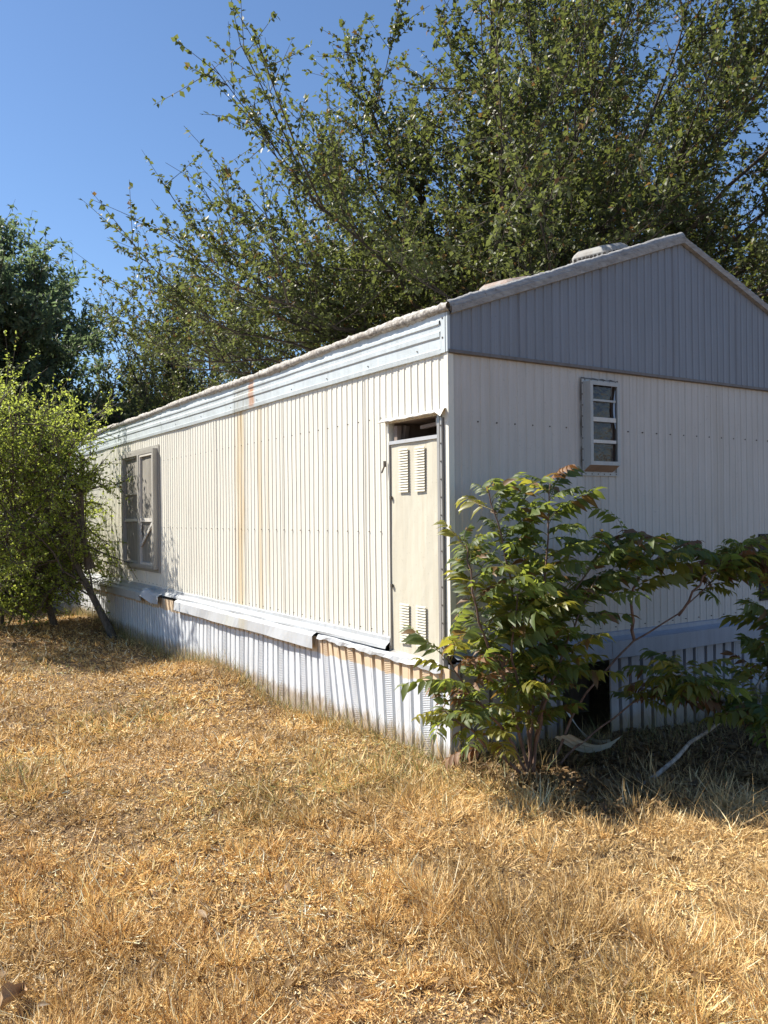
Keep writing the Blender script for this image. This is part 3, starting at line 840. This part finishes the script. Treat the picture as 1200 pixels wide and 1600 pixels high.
def make_tree(name, label, cat, base, top, trunk_r, center, radii, nl, ns, ntw, nleaf, leaf_l, leaf_w, mat, bark,
              seed, sec_len=(.7, 1.6), tw_len=(.25, .6), tpl=LEAF_OVAL, group=None, shoots=0, sky=.25, brown=.03, zmin=.3, extra_stems=(), droop=.0, fork=.5, low=-.35, ragged=.8, taper=0.):
    rg = np.random.default_rng(seed)
    base = np.array(base, float); top = np.array(top, float); center = np.array(center, float); radii = np.array(radii, float)
    root = empty(name, tuple(base)); tag(root, label, cat, group)
    parts = []
    tr = bez(base-[0, 0, .15], (base+top)/2+rg.normal(size=3)*.06, top, 10)
    stems = [tr] + [bez(np.array(a, float), np.array(b_, float), np.array(c_, float), 10) for a, b_, c_ in extra_stems]
    for s_ in stems:
        rr = np.linspace(trunk_r, trunk_r*.5, 10); rr[0] *= 1.35; rr[1] *= 1.1
        parts.append(tubes(s_[None], rr[None], 10))
    # limbs
    dirs = nrm(rg.normal(size=(nl*4, 3)))
    if taper:                                    # evenly spread boughs, so that the crown closes without big holes
        q_ = np.arange(nl)+.5; cz = 1-(1-low)*q_/nl; ph_ = q_*2.39996+seed
        dirs = np.stack([np.sqrt(1-cz**2)*np.cos(ph_), np.sqrt(1-cz**2)*np.sin(ph_), cz], -1)
        dirs = nrm(dirs+rg.normal(size=dirs.shape)*.09)
    dirs = dirs[dirs[:, 2] > low-.2][:nl]
    limbs = []; lr = []
    for d in dirs:
        e = center + d*radii*rg.uniform(ragged, 1.0)
        e[2] -= taper*max(0., -d[0]*RGT.x-d[1]*RGT.y)*max(0., d[2]+.25)
        e[2] = max(e[2], zmin+.2)
        if taper and e[0] < 4.9: e[1] = max(e[1], 1.8); e[2] = max(e[2], 3.7)      # boughs rest clear of the roof
        s_ = stems[rg.integers(len(stems))]
        i = rg.integers(int(10*fork), 10); p = s_[i]
        dist = np.linalg.norm(e-p)
        m_ = p + (e-p)*.45 + np.array([0, 0, dist*.16]) + rg.normal(size=3)*dist*.05
        P_ = bez(p, m_, e, 12); P_[1:-1] += rg.normal(size=(10, 3))*dist*.008
        limbs.append(P_); lr.append(np.linspace(trunk_r*rg.uniform(.18, .34), .006, 12))
    limbs = np.array(limbs); lr = np.array(lr)
    parts.append(tubes(limbs, lr, 6))
    # secondaries
    N = nl*ns
    li = np.repeat(np.arange(len(limbs)), ns); N = len(li)
    s = rg.uniform(.18, 1, N); k0 = s*11; i0 = np.minimum(k0.astype(int), 10); fr2 = (k0-i0)[:, None]
    p = limbs[li, i0]*(1-fr2) + limbs[li, i0+1]*fr2
    tg = nrm(limbs[li, i0+1]-limbs[li, i0])
    outw = nrm((p-center)/radii)
    d = nrm(tg*.45 + rg.normal(size=(N, 3))*.55 + outw*.35 + np.array([0, 0, sky]))
    ln = rg.uniform(*sec_len, N)
    mid = p + d*ln[:, None]*.5 + rg.normal(size=(N, 3))*.05
    d2 = nrm(d + np.array([0, 0, sky*.8-droop]) + rg.normal(size=(N, 3))*.15)
    e = mid + d2*ln[:, None]*.5
    t = np.linspace(0, 1, 6)[None, :, None]
    sec = (1-t)**2*p[:, None]+2*t*(1-t)*mid[:, None]+t*t*e[:, None]
    if taper:
        okb = ~((sec[:, :, 0] < 4.6) & (sec[:, :, 2] < 3.62)).any(1); sec = sec[okb]; N = len(sec)
    parts.append(tubes(sec, np.broadcast_to(np.linspace(.011, .004, 6), (N, 6))*rg.uniform(.7, 1.2, (N, 1)), 4))
    # twigs
    si = np.repeat(np.arange(N), ntw); K = len(si)
    s = rg.uniform(.12, 1, K); k0 = s*5; i0 = np.minimum(k0.astype(int), 4); fr2 = (k0-i0)[:, None]
    p = sec[si, i0]*(1-fr2)+sec[si, i0+1]*fr2
    tg = nrm(sec[si, i0+1]-sec[si, i0])
    d = nrm(tg*.6 + rg.normal(size=(K, 3))*.55 + np.array([0, 0, sky*.6-droop]))
    ln = rg.uniform(*tw_len, K)
    if shoots:
        sh = rg.random(K) < shoots
        outw = nrm((p-center)/radii)
        near = (((p-center)/radii)**2).sum(1) > .8
        sh &= near
        d[sh] = nrm(outw[sh]*.7 + np.array([0, 0, .55]) + rg.normal(size=(sh.sum(), 3))*.25)
        ln[sh] *= rg.uniform(1.4, 2.2, sh.sum())
    t = np.linspace(0, 1, 4)[None, :, None]
    bend = rg.normal(size=(K, 3))*.06*ln[:, None]
    tw = p[:, None] + d[:, None]*ln[:, None, None]*t + bend[:, None]*(t**2)
    ok = tw[:, -1, 2] > zmin
    if taper: ok &= ~((tw[:, :, 0] < 4.6) & (tw[:, :, 2] < 3.62) & (tw[:, :, 1] < 12.1)).any(1) & ~((tw[:, :, 1] < .9) & (tw[:, :, 2] < 4.1)).any(1)
    tw = tw[ok]; d = d[ok]; ln = ln[ok]; K = len(tw)
    parts.append(tubes(tw, np.broadcast_to(np.linspace(.005, .002, 4), (K, 4)), 3))
    V_ = []; Q_ = []; o_ = 0
    for v_, q_ in parts: V_.append(v_); Q_.append(q_+o_); o_ += len(v_)
    V_ = np.concatenate(V_) - base
    link('trunk', fast_mesh('trunk', V_, np.concatenate(Q_), bark, smooth=True), root)
    # leaves
    ti = np.repeat(np.arange(K), nleaf); n_ = len(ti)
    s = rg.uniform(.08, 1.0, n_); k0 = s*3; i0 = np.minimum(k0.astype(int), 2); fr2 = (k0-i0)[:, None]
    p = tw[ti, i0]*(1-fr2)+tw[ti, i0+1]*fr2 + rg.normal(size=(n_, 3))*.006
    ld = nrm(d[ti]*.5 + rg.normal(size=(n_, 3))*.8 + np.array([0, 0, -.25]))
    nn = nrm(np.array([0, 0, 1.0]) + rg.normal(size=(n_, 3))*.65)
    c_ = np.zeros((n_, 3)); c_[:, 0] = np.clip(rg.beta(1.6, 2.2, n_) + rg.normal(size=K)[ti]*.16, 0, 1)
    c_[:, 1] = (rg.random(n_) < brown)*rg.uniform(.4, 1, n_)
    V2, T2, C2 = scatter(tpl, p-base, ld, nn, rg.uniform(*leaf_l, n_), rg.uniform(*leaf_w, n_), None, c_)
    link('crown', fast_mesh('crown', V2, T2, mat, C2), root)
    return root

# big mulberry-like tree spreading over the roof from behind
make_tree('broad_tree', 'large olive-green tree spreading above and behind the mobile home roof', 'tree',
          (5.7, 5.6, 0), (5.3, 5.3, 3.2), .24, (5.5, 5.2, 4.5), (5.35, 5.4, 5.3), 70, 22, 15, 20, (.034, .08), (.026, .054), M_LEAF_A, M_BARK_DARK, 33,
          sec_len=(.8, 1.9), tw_len=(.3, .75), tpl=LEAF_SMALL, shoots=.06, sky=.3, brown=.05, zmin=2.2, taper=4.2)
# low, looser tree past the far end of the roof
make_tree('loose_tree', 'thin sparse tree rising past the far end of the roof', 'tree',
          (1.8, 16.0, 0), (1.8, 15.8, 2.0), .13, (2.3, 15.6, 3.0), (1.6, 1.9, 2.2), 26, 13, 11, 13, (.06, .10), (.04, .06), M_LEAF_A, M_BARK_DARK, 12,
          sec_len=(.5, 1.2), tpl=LEAF_SMALL, shoots=.12, sky=.3, zmin=1.0)
make_tree('low_tree', 'small olive-green tree just behind the middle of the roof', 'tree',
          (3.0, 13.4, 0), (2.9, 13.2, 2.4), .12, (2.7, 12.6, 3.6), (2.5, 2.3, 2.5), 26, 15, 12, 15, (.04, .075), (.028, .045), M_LEAF_A, M_BARK_DARK, 17,
          sec_len=(.5, 1.2), tpl=LEAF_SMALL, shoots=.06, sky=.3, zmin=1.2)
# tall dark tree at the left
make_tree('dark_tree', 'tall dark green conical tree against the sky, standing far behind the others', 'tree',
          (-.9, 15.6, 0), (-.85, 15.5, 4.4), .20, (-1.0, 15.5, 4.2), (2.7, 3.0, 3.9), 60, 15, 10, 10, (.10, .17), (.045, .07), M_LEAF_B, M_BARK_DARK, 13,
          sec_len=(.5, 1.1), tw_len=(.3, .6), tpl=LEAF_SMALL, sky=.35, zmin=.2, brown=.0)
# bright small-leaved tree leaning at the wall
make_tree('leaning_tree', 'small bright green tree with leaning trunk beside the twin window', 'tree',
          (-.17, 6.95, 0), (-1.0, 7.5, 1.75), .05, (-1.7, 7.6, 1.85), (1.75, 1.4, 1.65), 40, 11, 9, 10, (.03, .060), (.018, .036), M_LEAF_C, M_BARK, 14,
          sec_len=(.35, .8), tw_len=(.18, .42), tpl=LEAF_SMALL, sky=.12, zmin=.28, droop=.05, brown=.01, shoots=.12, fork=.3, low=-.9, ragged=.62,
          extra_stems=[((-.46, 7.1, .85), (-.62, 7.15, 1.4), (-.52, 7.2, 2.3)), ((-.72, 7.9, -.1), (-.85, 7.8, .5), (-1.3, 7.7, 1.3))])
make_tree('leafy_shrub', 'low bright green shrub filling in under the leaning tree', 'shrub',
          (-1.35, 8.3, 0), (-1.3, 8.25, .6), .03, (-1.35, 8.2, .95), (1.05, .8, .85), 26, 9, 8, 10, (.03, .055), (.018, .032), M_LEAF_C, M_BARK, 16,
          sec_len=(.25, .6), tw_len=(.15, .4), tpl=LEAF_SMALL, sky=.2, zmin=.1, brown=.08, low=-.9, ragged=.6, shoots=.1)
# dark shrubs behind the leaning tree
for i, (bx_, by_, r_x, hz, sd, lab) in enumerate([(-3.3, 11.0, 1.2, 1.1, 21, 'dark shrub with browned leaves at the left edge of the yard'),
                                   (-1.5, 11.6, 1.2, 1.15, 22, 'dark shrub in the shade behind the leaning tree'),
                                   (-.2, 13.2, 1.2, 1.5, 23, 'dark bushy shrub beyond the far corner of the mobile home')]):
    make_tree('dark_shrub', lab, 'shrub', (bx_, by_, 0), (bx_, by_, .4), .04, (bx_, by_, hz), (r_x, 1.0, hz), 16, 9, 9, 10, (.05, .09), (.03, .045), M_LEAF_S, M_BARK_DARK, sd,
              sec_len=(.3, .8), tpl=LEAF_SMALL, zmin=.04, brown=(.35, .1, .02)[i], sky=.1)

# ------------------------------------------------------------------ pinnate-leaved saplings in front of the end wall
LEAFLET_V = np.array([[0,0,0],[.25,.32,.04],[.25,-.32,.04],[.25,0,-.02],[.6,.30,.02],[.6,-.30,.02],[.6,0,-.06],[1,0,-.20]], float)
LEAFLET_T = np.array([[0,3,1],[0,2,3],[1,3,6],[1,6,4],[2,5,6],[2,6,3],[4,6,7],[6,5,7]])
def compound_leaf(seed, mat):
    """rachis along +x (about 0.3 m) arching down, leaflets in pairs"""
    rg = np.random.default_rng(seed)
    L_ = rg.uniform(.22, .34); npair = int(rg.integers(5, 9))
    t = np.linspace(0, 1, 9); arch = rg.uniform(.25, .55)
    rach = np.stack([t*L_*(1-.12*arch), .02*np.sin(t*3)*rg.normal(), -arch*L_*t**2*.8 + .06*L_*t], -1)
    tv, tq = tubes(rach[None], np.linspace(.0028, .0012, 9)[None], 4)
    P_, D_, N_, LL, WW = [], [], [], [], []
    for i in range(npair):
        s = .22 + .74*i/(npair-1); k0 = s*8; a = min(int(k0), 7)
        p = rach[a]*(1-(k0-a))+rach[a+1]*(k0-a); tg = rach[a+1]-rach[a]; tg = tg/np.linalg.norm(tg)
        for sd in (-1, 1):
            if rg.random() < .06: continue
            side = np.array([-tg[1], tg[0], 0])*sd; side = side/np.linalg.norm(side)
            D_.append(tg*rg.uniform(.35, .6) + side + np.array([0, 0, rg.uniform(-.55, -.1)])); P_.append(p)
            N_.append(np.array([0, 0, 1]) + rg.normal(size=3)*.25)
            ll = rg.uniform(.080, .115)*(1-.35*abs(s-.55)); LL.append(ll); WW.append(ll*rg.uniform(.50, .70))
    tg = nrm(rach[-1]-rach[-2]); P_.append(rach[-1]); D_.append(tg); N_.append(np.array([0, .1, 1.])); LL.append(.08); WW.append(.034)
    n_ = len(P_)
    c_ = np.zeros((n_, 3)); c_[:, 0] = rg.uniform(0, 1, n_); c_[:, 1] = (rg.random(n_) < .06)*.8
    V_, T_, C_ = scatter((LEAFLET_V, LEAFLET_T), np.array(P_), nrm(np.array(D_)), nrm(np.array(N_)), np.array(LL), np.array(WW), rg.uniform(-.35, .0, n_), c_)
    tt = np.concatenate([tq[:, [0, 1, 2]], tq[:, [0, 2, 3]]]) + len(V_)
    V_ = np.concatenate([V_, tv]); T_ = np.concatenate([T_, tt])
    C_ = np.concatenate([C_, np.tile([[.9, .35, 0]], (len(tv), 1))])
    return fast_mesh('leaf', V_, T_, mat, C_)
M_LEAF_BR = leaf_mat('leaf_browned', (.16, .08, .04), (.24, .14, .07), (.3, .14, .05), .6, .3)
LEAFS = [compound_leaf(100+i, M_LEAF_D) for i in range(12)]
M_LEAF_Y = leaf_mat('leaf_yellowed', (.10, .12, .02), (.20, .19, .04), (.45, .42, .05), .4, .45)
LEAFS_Y = [compound_leaf(200+i, M_LEAF_Y) for i in range(4)]
LEAFS_B = [compound_leaf(300+i, M_LEAF_BR) for i in range(3)]

def sapling(name, label, base, stems, nleaves, seed, bark=M_STEM, r0=.0105, ymix=.2, bmix=.05, out=(0, 0)):
    """stems: polylines of world points; compound leaves are set round the outer parts of each"""
    rg = np.random.default_rng(seed); rnd = random.Random(seed)
    base = np.array(base, float)
    root = empty(name, tuple(base)); tag(root, label, 'sapling')
    tot = sum(w for _, w, _ in stems)
    for pts, wgt, s0 in stems:
        pts = np.array(pts, float)
        t = np.linspace(0, len(pts)-1, 16); i = np.minimum(t.astype(int), len(pts)-2); fr2 = (t-i)[:, None]
        line = pts[i]*(1-fr2)+pts[i+1]*fr2
        for _ in range(2): line[1:-1] = (line[:-2]+line[1:-1]*2+line[2:])/4
        line[1:-1] += rg.normal(size=(14, 3))*.006
        v_, q_ = tubes(line[None]-base, np.linspace(r0, r0*.28, 16)[None]*(1 if s0 < .5 else .8), 7)
        link('stem', fast_mesh('stem', v_, q_, bark, smooth=True), root)
        n_ = int(round(nleaves*wgt/tot))
        for j in range(n_):
            s = s0 + (1-s0)*(j+rg.random()*.8)/n_; s = min(s, 1.0)
            k0 = s*15; a = min(int(k0), 14); p = line[a]*(1-(k0-a))+line[a+1]*(k0-a)
            tg = nrm(line[a+1]-line[a])
            az = j*2.4 + rg.uniform(-.6, .6)
            d = np.array([math.cos(az), math.sin(az), 0])*.9 + tg*.45 + np.array([0, 0, rg.uniform(-.15, .6)]) + np.array([out[0], out[1], 0])
            # keep the foliage clear of the wall
            if p[1] > -.42 and d[1] > 0: d[1] *= -.6
            if p[0] < .15 and p[2] > .75 and d[0] < 0: d[0] *= -.3
            d = nrm(d)
            rr = rnd.random()
            me = rnd.choice(LEAFS_B if rr < bmix else LEAFS_Y if rr < bmix+ymix else LEAFS)
            o = link('leaf', me, root, tuple(p-base))
            xax = Vector(d); zax = Vector((0, 0, 1)) + Vector(rg.normal(size=3)*.22)
            yax = zax.cross(xax).normalized(); zax = xax.cross(yax)
            o.rotation_euler = Matrix((xax, yax, zax)).transposed().to_euler()
            sc = rnd.uniform(.52, 1.18)*(1-.25*(s > .92)); o.scale = (sc,)*3
    return root

E = at_end
B0 = E(830, 1212, -.50)
B0[2] = -.02
def poly(*p): return [E(a, b_, c_) for a, b_, c_ in p]
sapling('corner_sapling', 'bushy pinnate-leaved sapling growing against the near corner of the home', B0, [
    ([B0] + poly((826, 1100, -.50), (810, 980, -.50), (790, 860, -.48), (762, 760, -.46)), 34, .16),
    ([B0] + poly((832, 1090, -.52), (850, 960, -.55), (855, 830, -.55), (862, 745, -.50)), 34, .16),
    ([B0] + poly((780, 1130, -.55), (730, 1080, -.58), (690, 1010, -.55)), 16, .25),
    ([B0] + poly((760, 1160, -.60), (720, 1130, -.62), (690, 1110, -.6)), 12, .25),
    ([B0] + poly((790, 1060, -.55), (750, 980, -.52), (735, 900, -.50), (728, 850, -.45)), 26, .2),
    ([B0] + poly((850, 1060, -.55), (880, 960, -.58), (930, 870, -.60), (975, 835, -.58)), 26, .3),
    ([B0] + poly((848, 1110, -.62), (875, 1030, -.70), (905, 960, -.72), (935, 900, -.66)), 20, .3),
    ([B0] + poly((826, 1120, -.52), (800, 1040, -.62), (800, 960, -.62), (820, 900, -.6)), 20, .2),
  ], 280, 5, ymix=.26, bmix=.04)
B1_ = E(858, 1196, -.42); B1_[2] = -.02
sapling('spreading_sapling', 'thin reddish-stemmed sapling branching low across the end wall', B1_, [
    ([B1_] + poly((913, 1079, -.55), (991, 1000, -.62), (1060, 962, -.68), (1118, 905, -.72), (1160, 850, -.75)), 17, .72),
    (poly((991, 1000, -.62), (985, 930, -.66), (1010, 880, -.70), (1070, 850, -.72)), 13, .35),
    (poly((1060, 962, -.68), (1100, 900, -.8), (1150, 880, -.85), (1200, 870, -.9)), 12, .5),
    ([B1_] + poly((909, 1160, -.50), (965, 1115, -.6), (1026, 1079, -.68), (1090, 1062, -.72)), 14, .62),
  ], 112, 6, ymix=.5, bmix=.14)
B2_ = E(1002, 1202, -.95); B2_[2] = .0
sapling('pale_sapling', 'leaning pale-barked sapling with yellowing leaves at the edge of the shade', B2_, [
    ([B2_] + poly((1080, 1160, -.92), (1150, 1112, -.90), (1180, 1075, -.9), (1215, 1020, -.95), (1225, 930, -1.0)), 26, .62),
    (poly((1150, 1112, -.90), (1120, 1080, -.95), (1085, 1062, -.95), (1050, 1050, -.92)), 10, .3),
    (poly((1180, 1075, -.90), (1185, 1090, -1.1), (1190, 1110, -1.2), (1200, 1130, -1.25)), 9, .2),
  ], 104, 8, bark=M_STEM_PALE, r0=.017, ymix=.55, bmix=.05)

# ------------------------------------------------------------------ dry grass
def vnoise(x, y, seed, scale):
    rg = np.random.default_rng(seed); G = rg.random((64, 64))
    u_2 = (x*scale) % 63; v_2 = (y*scale) % 63
    i = u_2.astype(int); j = v_2.astype(int); a = u_2-i; b_ = v_2-j
    a = a*a*(3-2*a); b_ = b_*b_*(3-2*b_)
    i1 = (i+1) % 64; j1 = (j+1) % 64
    return G[i, j]*(1-a)*(1-b_)+G[i1, j]*a*(1-b_)+G[i, j1]*(1-a)*b_+G[i1, j1]*a*b_

def grass(n_, rg, lie=False, dmin=1.9, dmax=14.0, p=1.0):
    # sampled so that density falls off with distance from the spot the yard is seen from
    d = dmin*(dmax/dmin)**(rg.random(n_)**p)
    l = rg.uniform(-.56, .56, n_)
    x = CAM.x + d*(FWD.x + RGT.x*l); y = CAM.y + d*(FWD.y + RGT.y*l)
    x += 20*0; x = x + 0
    keep = ~((x > -.05) & (y > -.04) & (y < 12.1)) & (y < 15)
    x, y, d = x[keep], y[keep], d[keep]
    return x, y, d

def cluster(x, y, rg, cell, pull, seed):
    """gather stems into tufts: each point is drawn towards the jittered centre of its cell"""
    i = np.floor(x/cell).astype(int); j = np.floor(y/cell).astype(int)
    h = np.sin(i*127.1 + j*311.7 + seed)*43758.5453; h = h-np.floor(h)
    h2 = np.sin(i*269.5 + j*183.3 + seed)*43758.5453; h2 = h2-np.floor(h2)
    cx = (i+.2+.6*h)*cell; cy = (j+.2+.6*h2)*cell
    k = pull*rg.random(len(x))
    return x*(1-k)+cx*k, y*(1-k)+cy*k, h, cx, cy

STRAW = np.array([[.66, .42, .15], [.80, .57, .26], [.46, .27, .095], [.92, .80, .54], [.15, .085, .04]])
def straw_colour(x, y, rg, green=.0):
    n_ = len(x)
    w = rg.random(n_)
    idx = np.where(w < .34, 0, np.where(w < .57, 1, np.where(w < .74, 2, np.where(w < .84, 3, 4))))
    c_ = STRAW[idx].copy()
    big = vnoise(x+40, y+40, 3, .9); mid = vnoise(x+40, y+40, 4, 3.1)
    # paler straw to the right of the yard, redder brown in patches
    pale = np.clip((x+1.6)/2.4, 0, 1)*np.clip((1.2-y)/2, 0, 1)*.55
    c_ = c_*(1-pale[:, None]) + np.array([.84, .64, .33])*pale[:, None]
    red = np.clip((big-.5)*2.2, 0, 1)*.45
    c_ = c_*(1-red[:, None]) + np.array([.42, .25, .12])*red[:, None]
    gm = np.clip((vnoise(x+40, y+40, 8, .8)-.55)*3.5, 0, 1)*(rg.random(n_) < .22) * np.clip((1.8-x*1.0)/1.0, 0, 1)
    c_ = c_*(1-gm[:, None]) + np.array([.34, .34, .12])*gm[:, None]
    sh_ = np.clip((x+.1)/.4, 0, 1)*np.clip((y+1.25)/.5, 0, 1)*(rng.random(n_) < .75)      # shade under the saplings painted into the straw as dark brown
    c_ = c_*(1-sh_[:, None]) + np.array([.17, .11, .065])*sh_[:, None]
    c_ *= (.75+.5*mid)[:, None]*rg.uniform(.8, 1.15, (n_, 1))
    return np.clip(c_, 0, .88)

def blades(n_, seed, hgt, wid, tilt, cell, pull, name, bendr=(.1, .8), p=1.0, dmax=14.0):
    rg = np.random.default_rng(seed)
    x, y, d = grass(n_, rg, p=p, dmax=dmax)
    x, y, hsh, cx, cy = cluster(x, y, rg, cell, pull, seed)
    keep = ~((x > -.06) & (y > -.05) & (y < 12.1)); x, y, d, hsh, cx, cy = [q[keep] for q in (x, y, d, hsh, cx, cy)]
    n2 = len(x)
    patch = vnoise(x+40, y+40, 5, 1.7)*.6 + vnoise(x+40, y+40, 6, 5.0)*.4
    # near the camera the sward is thin and trodden; it thickens towards the wall
    H = rg.uniform(*hgt, n2)*(.25+1.15*patch**1.3)*(.35+1.35*hsh**1.6)*np.clip(1.15-d*.05, .5, 1)
    az = rg.uniform(0, 6.28, n2)
    H = H*(1+.3*np.clip((x+1.9)/1.2, 0, 1)*np.clip((1.0-y)/.8, 0, 1)*vnoise(x+40, y+40, 15, 1.3))
    outw = np.arctan2(y-cy, x-cx)
    az = np.where(rg.random(n2) < .45, outw + rg.normal(size=n2)*.5, az)
    tl = rg.uniform(*tilt, n2)
    D_ = np.stack([np.cos(az)*np.sin(tl), np.sin(az)*np.sin(tl), np.cos(tl)], -1)
    N_ = np.stack([np.cos(az)*np.cos(tl), np.sin(az)*np.cos(tl), -np.sin(tl)], -1)
    roll_ = rg.uniform(-1.2, 1.2, n2)
    S_ = np.cross(N_, D_); N_ = N_*np.cos(roll_)[:, None] + S_*np.sin(roll_)[:, None]
    Wd = rg.uniform(*wid, n2)*np.clip(d/3.2, .9, 3.0)
    z = ground_z(x, y)+rg.uniform(-.01, .008, n2)
    P_ = np.stack([x, y, z], -1)
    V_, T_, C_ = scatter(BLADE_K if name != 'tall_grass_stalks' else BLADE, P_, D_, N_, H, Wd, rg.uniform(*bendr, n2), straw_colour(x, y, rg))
    o = link(name, fast_mesh(name, V_, T_, M_GRASS, C_)); return o

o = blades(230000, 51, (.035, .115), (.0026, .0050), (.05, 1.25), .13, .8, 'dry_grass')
tag(o, 'golden dry grass matted in tufts over the whole yard', 'grass', kind='stuff')
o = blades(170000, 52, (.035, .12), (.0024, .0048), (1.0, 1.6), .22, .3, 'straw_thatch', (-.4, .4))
o.location.z = .022
tag(o, 'flattened pale straw lying between the standing tufts of dry grass', 'straw', kind='stuff')
o = blades(5000, 53, (.10, .22), (.0014, .0024), (.05, .8), .35, .6, 'tall_grass_stalks', (.2, 1.0))
tag(o, 'taller thin dry stalks rising above the matted grass', 'grass', kind='stuff')

o = blades(9000, 54, (.10, .24), (.0026, .0042), (.5, 1.35), .42, .85, 'arching_straw', (-.5, .5))
tag(o, 'long pale straws arching over in loose clumps', 'straw', kind='stuff')

# weeds along the foot of the skirting
rg = np.random.default_rng(71)
n_ = 5200
y = rg.uniform(-.05, 10, n_)**1.0; x = -.06 - np.abs(rg.normal(size=n_))*.10
half = n_//3
x[:half] = rg.uniform(-.1, 4.0, half); y[:half] = -.06-np.abs(rg.normal(size=half))*.3
az = rg.uniform(0, 6.28, n_); tl = rg.uniform(0, .6, n_)
D_ = np.stack([np.cos(az)*np.sin(tl), np.sin(az)*np.sin(tl), np.cos(tl)], -1); N_ = np.stack([np.cos(az), np.sin(az), -.2*np.ones(n_)], -1)
V_, T_, C_ = scatter(BLADE, np.stack([x, y, ground_z(x, y)-.01], -1), D_, N_, rg.uniform(.08, .30, n_), rg.uniform(.002, .0034, n_), rg.uniform(.1, .7, n_),
                     np.clip(np.array([.46, .34, .16])*rg.uniform(.6, 1.3, (n_, 1)) + (rg.random((n_, 1)) < .3)*np.array([-.2, -.06, -.06]), 0, 1))
o = link('weeds', fast_mesh('weeds', V_, T_, M_GRASS, C_)); tag(o, 'thin dry weeds standing along the foot of the skirting', 'weeds', kind='stuff')

# leaf litter in the shade
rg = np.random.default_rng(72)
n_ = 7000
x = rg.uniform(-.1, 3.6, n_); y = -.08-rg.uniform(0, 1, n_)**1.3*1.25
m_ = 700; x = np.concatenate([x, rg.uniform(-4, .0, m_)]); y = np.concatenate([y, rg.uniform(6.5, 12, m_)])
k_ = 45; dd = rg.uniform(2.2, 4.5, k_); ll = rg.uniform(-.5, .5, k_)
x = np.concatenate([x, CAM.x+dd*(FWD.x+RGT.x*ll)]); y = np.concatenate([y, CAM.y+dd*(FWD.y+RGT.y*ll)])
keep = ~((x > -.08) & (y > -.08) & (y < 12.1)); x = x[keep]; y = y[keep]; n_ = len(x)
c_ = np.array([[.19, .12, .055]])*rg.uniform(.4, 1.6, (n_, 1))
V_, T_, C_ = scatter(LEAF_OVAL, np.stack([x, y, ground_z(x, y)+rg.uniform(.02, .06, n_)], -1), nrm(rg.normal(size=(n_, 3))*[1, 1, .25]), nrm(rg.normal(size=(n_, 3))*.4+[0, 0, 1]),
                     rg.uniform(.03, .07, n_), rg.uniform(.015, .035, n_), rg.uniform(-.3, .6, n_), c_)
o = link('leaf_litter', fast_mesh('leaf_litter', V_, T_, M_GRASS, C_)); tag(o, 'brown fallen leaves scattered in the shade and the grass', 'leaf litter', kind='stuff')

# one large curled dead leaf lying near the camera end of the yard
p_ = at(16, 1560, 2.55)
rows = []
for i, t_ in enumerate(np.linspace(0, 1, 12)):
    wd = .035*math.sin(math.pi*min(1, t_*1.02))**.7
    rows.append([(t_*.13-.06, wd*math.sin(a_), .035*(1-math.cos(a_))+.012*math.sin(t_*5)+.003*math.sin(9*a_+t_*20)) for a_ in np.linspace(-1.5, 1.5, 9)])
mb = MB(); mb.sheet(rows)
M_DEAD = painted('dead_leaf', (.40, .27, .15), (.20, .11, .06), .7, .6, bumpy=.8)
lf = mb.build('fallen_leaf', M_DEAD, None, True, (float(p_[0]), float(p_[1]), float(ground_z(p_[0], p_[1]))+.05))
lf.rotation_euler = (.3, .1, .9)
tag(lf, 'large curled brown dead leaf half buried in the grass at the corner of the yard', 'leaf')
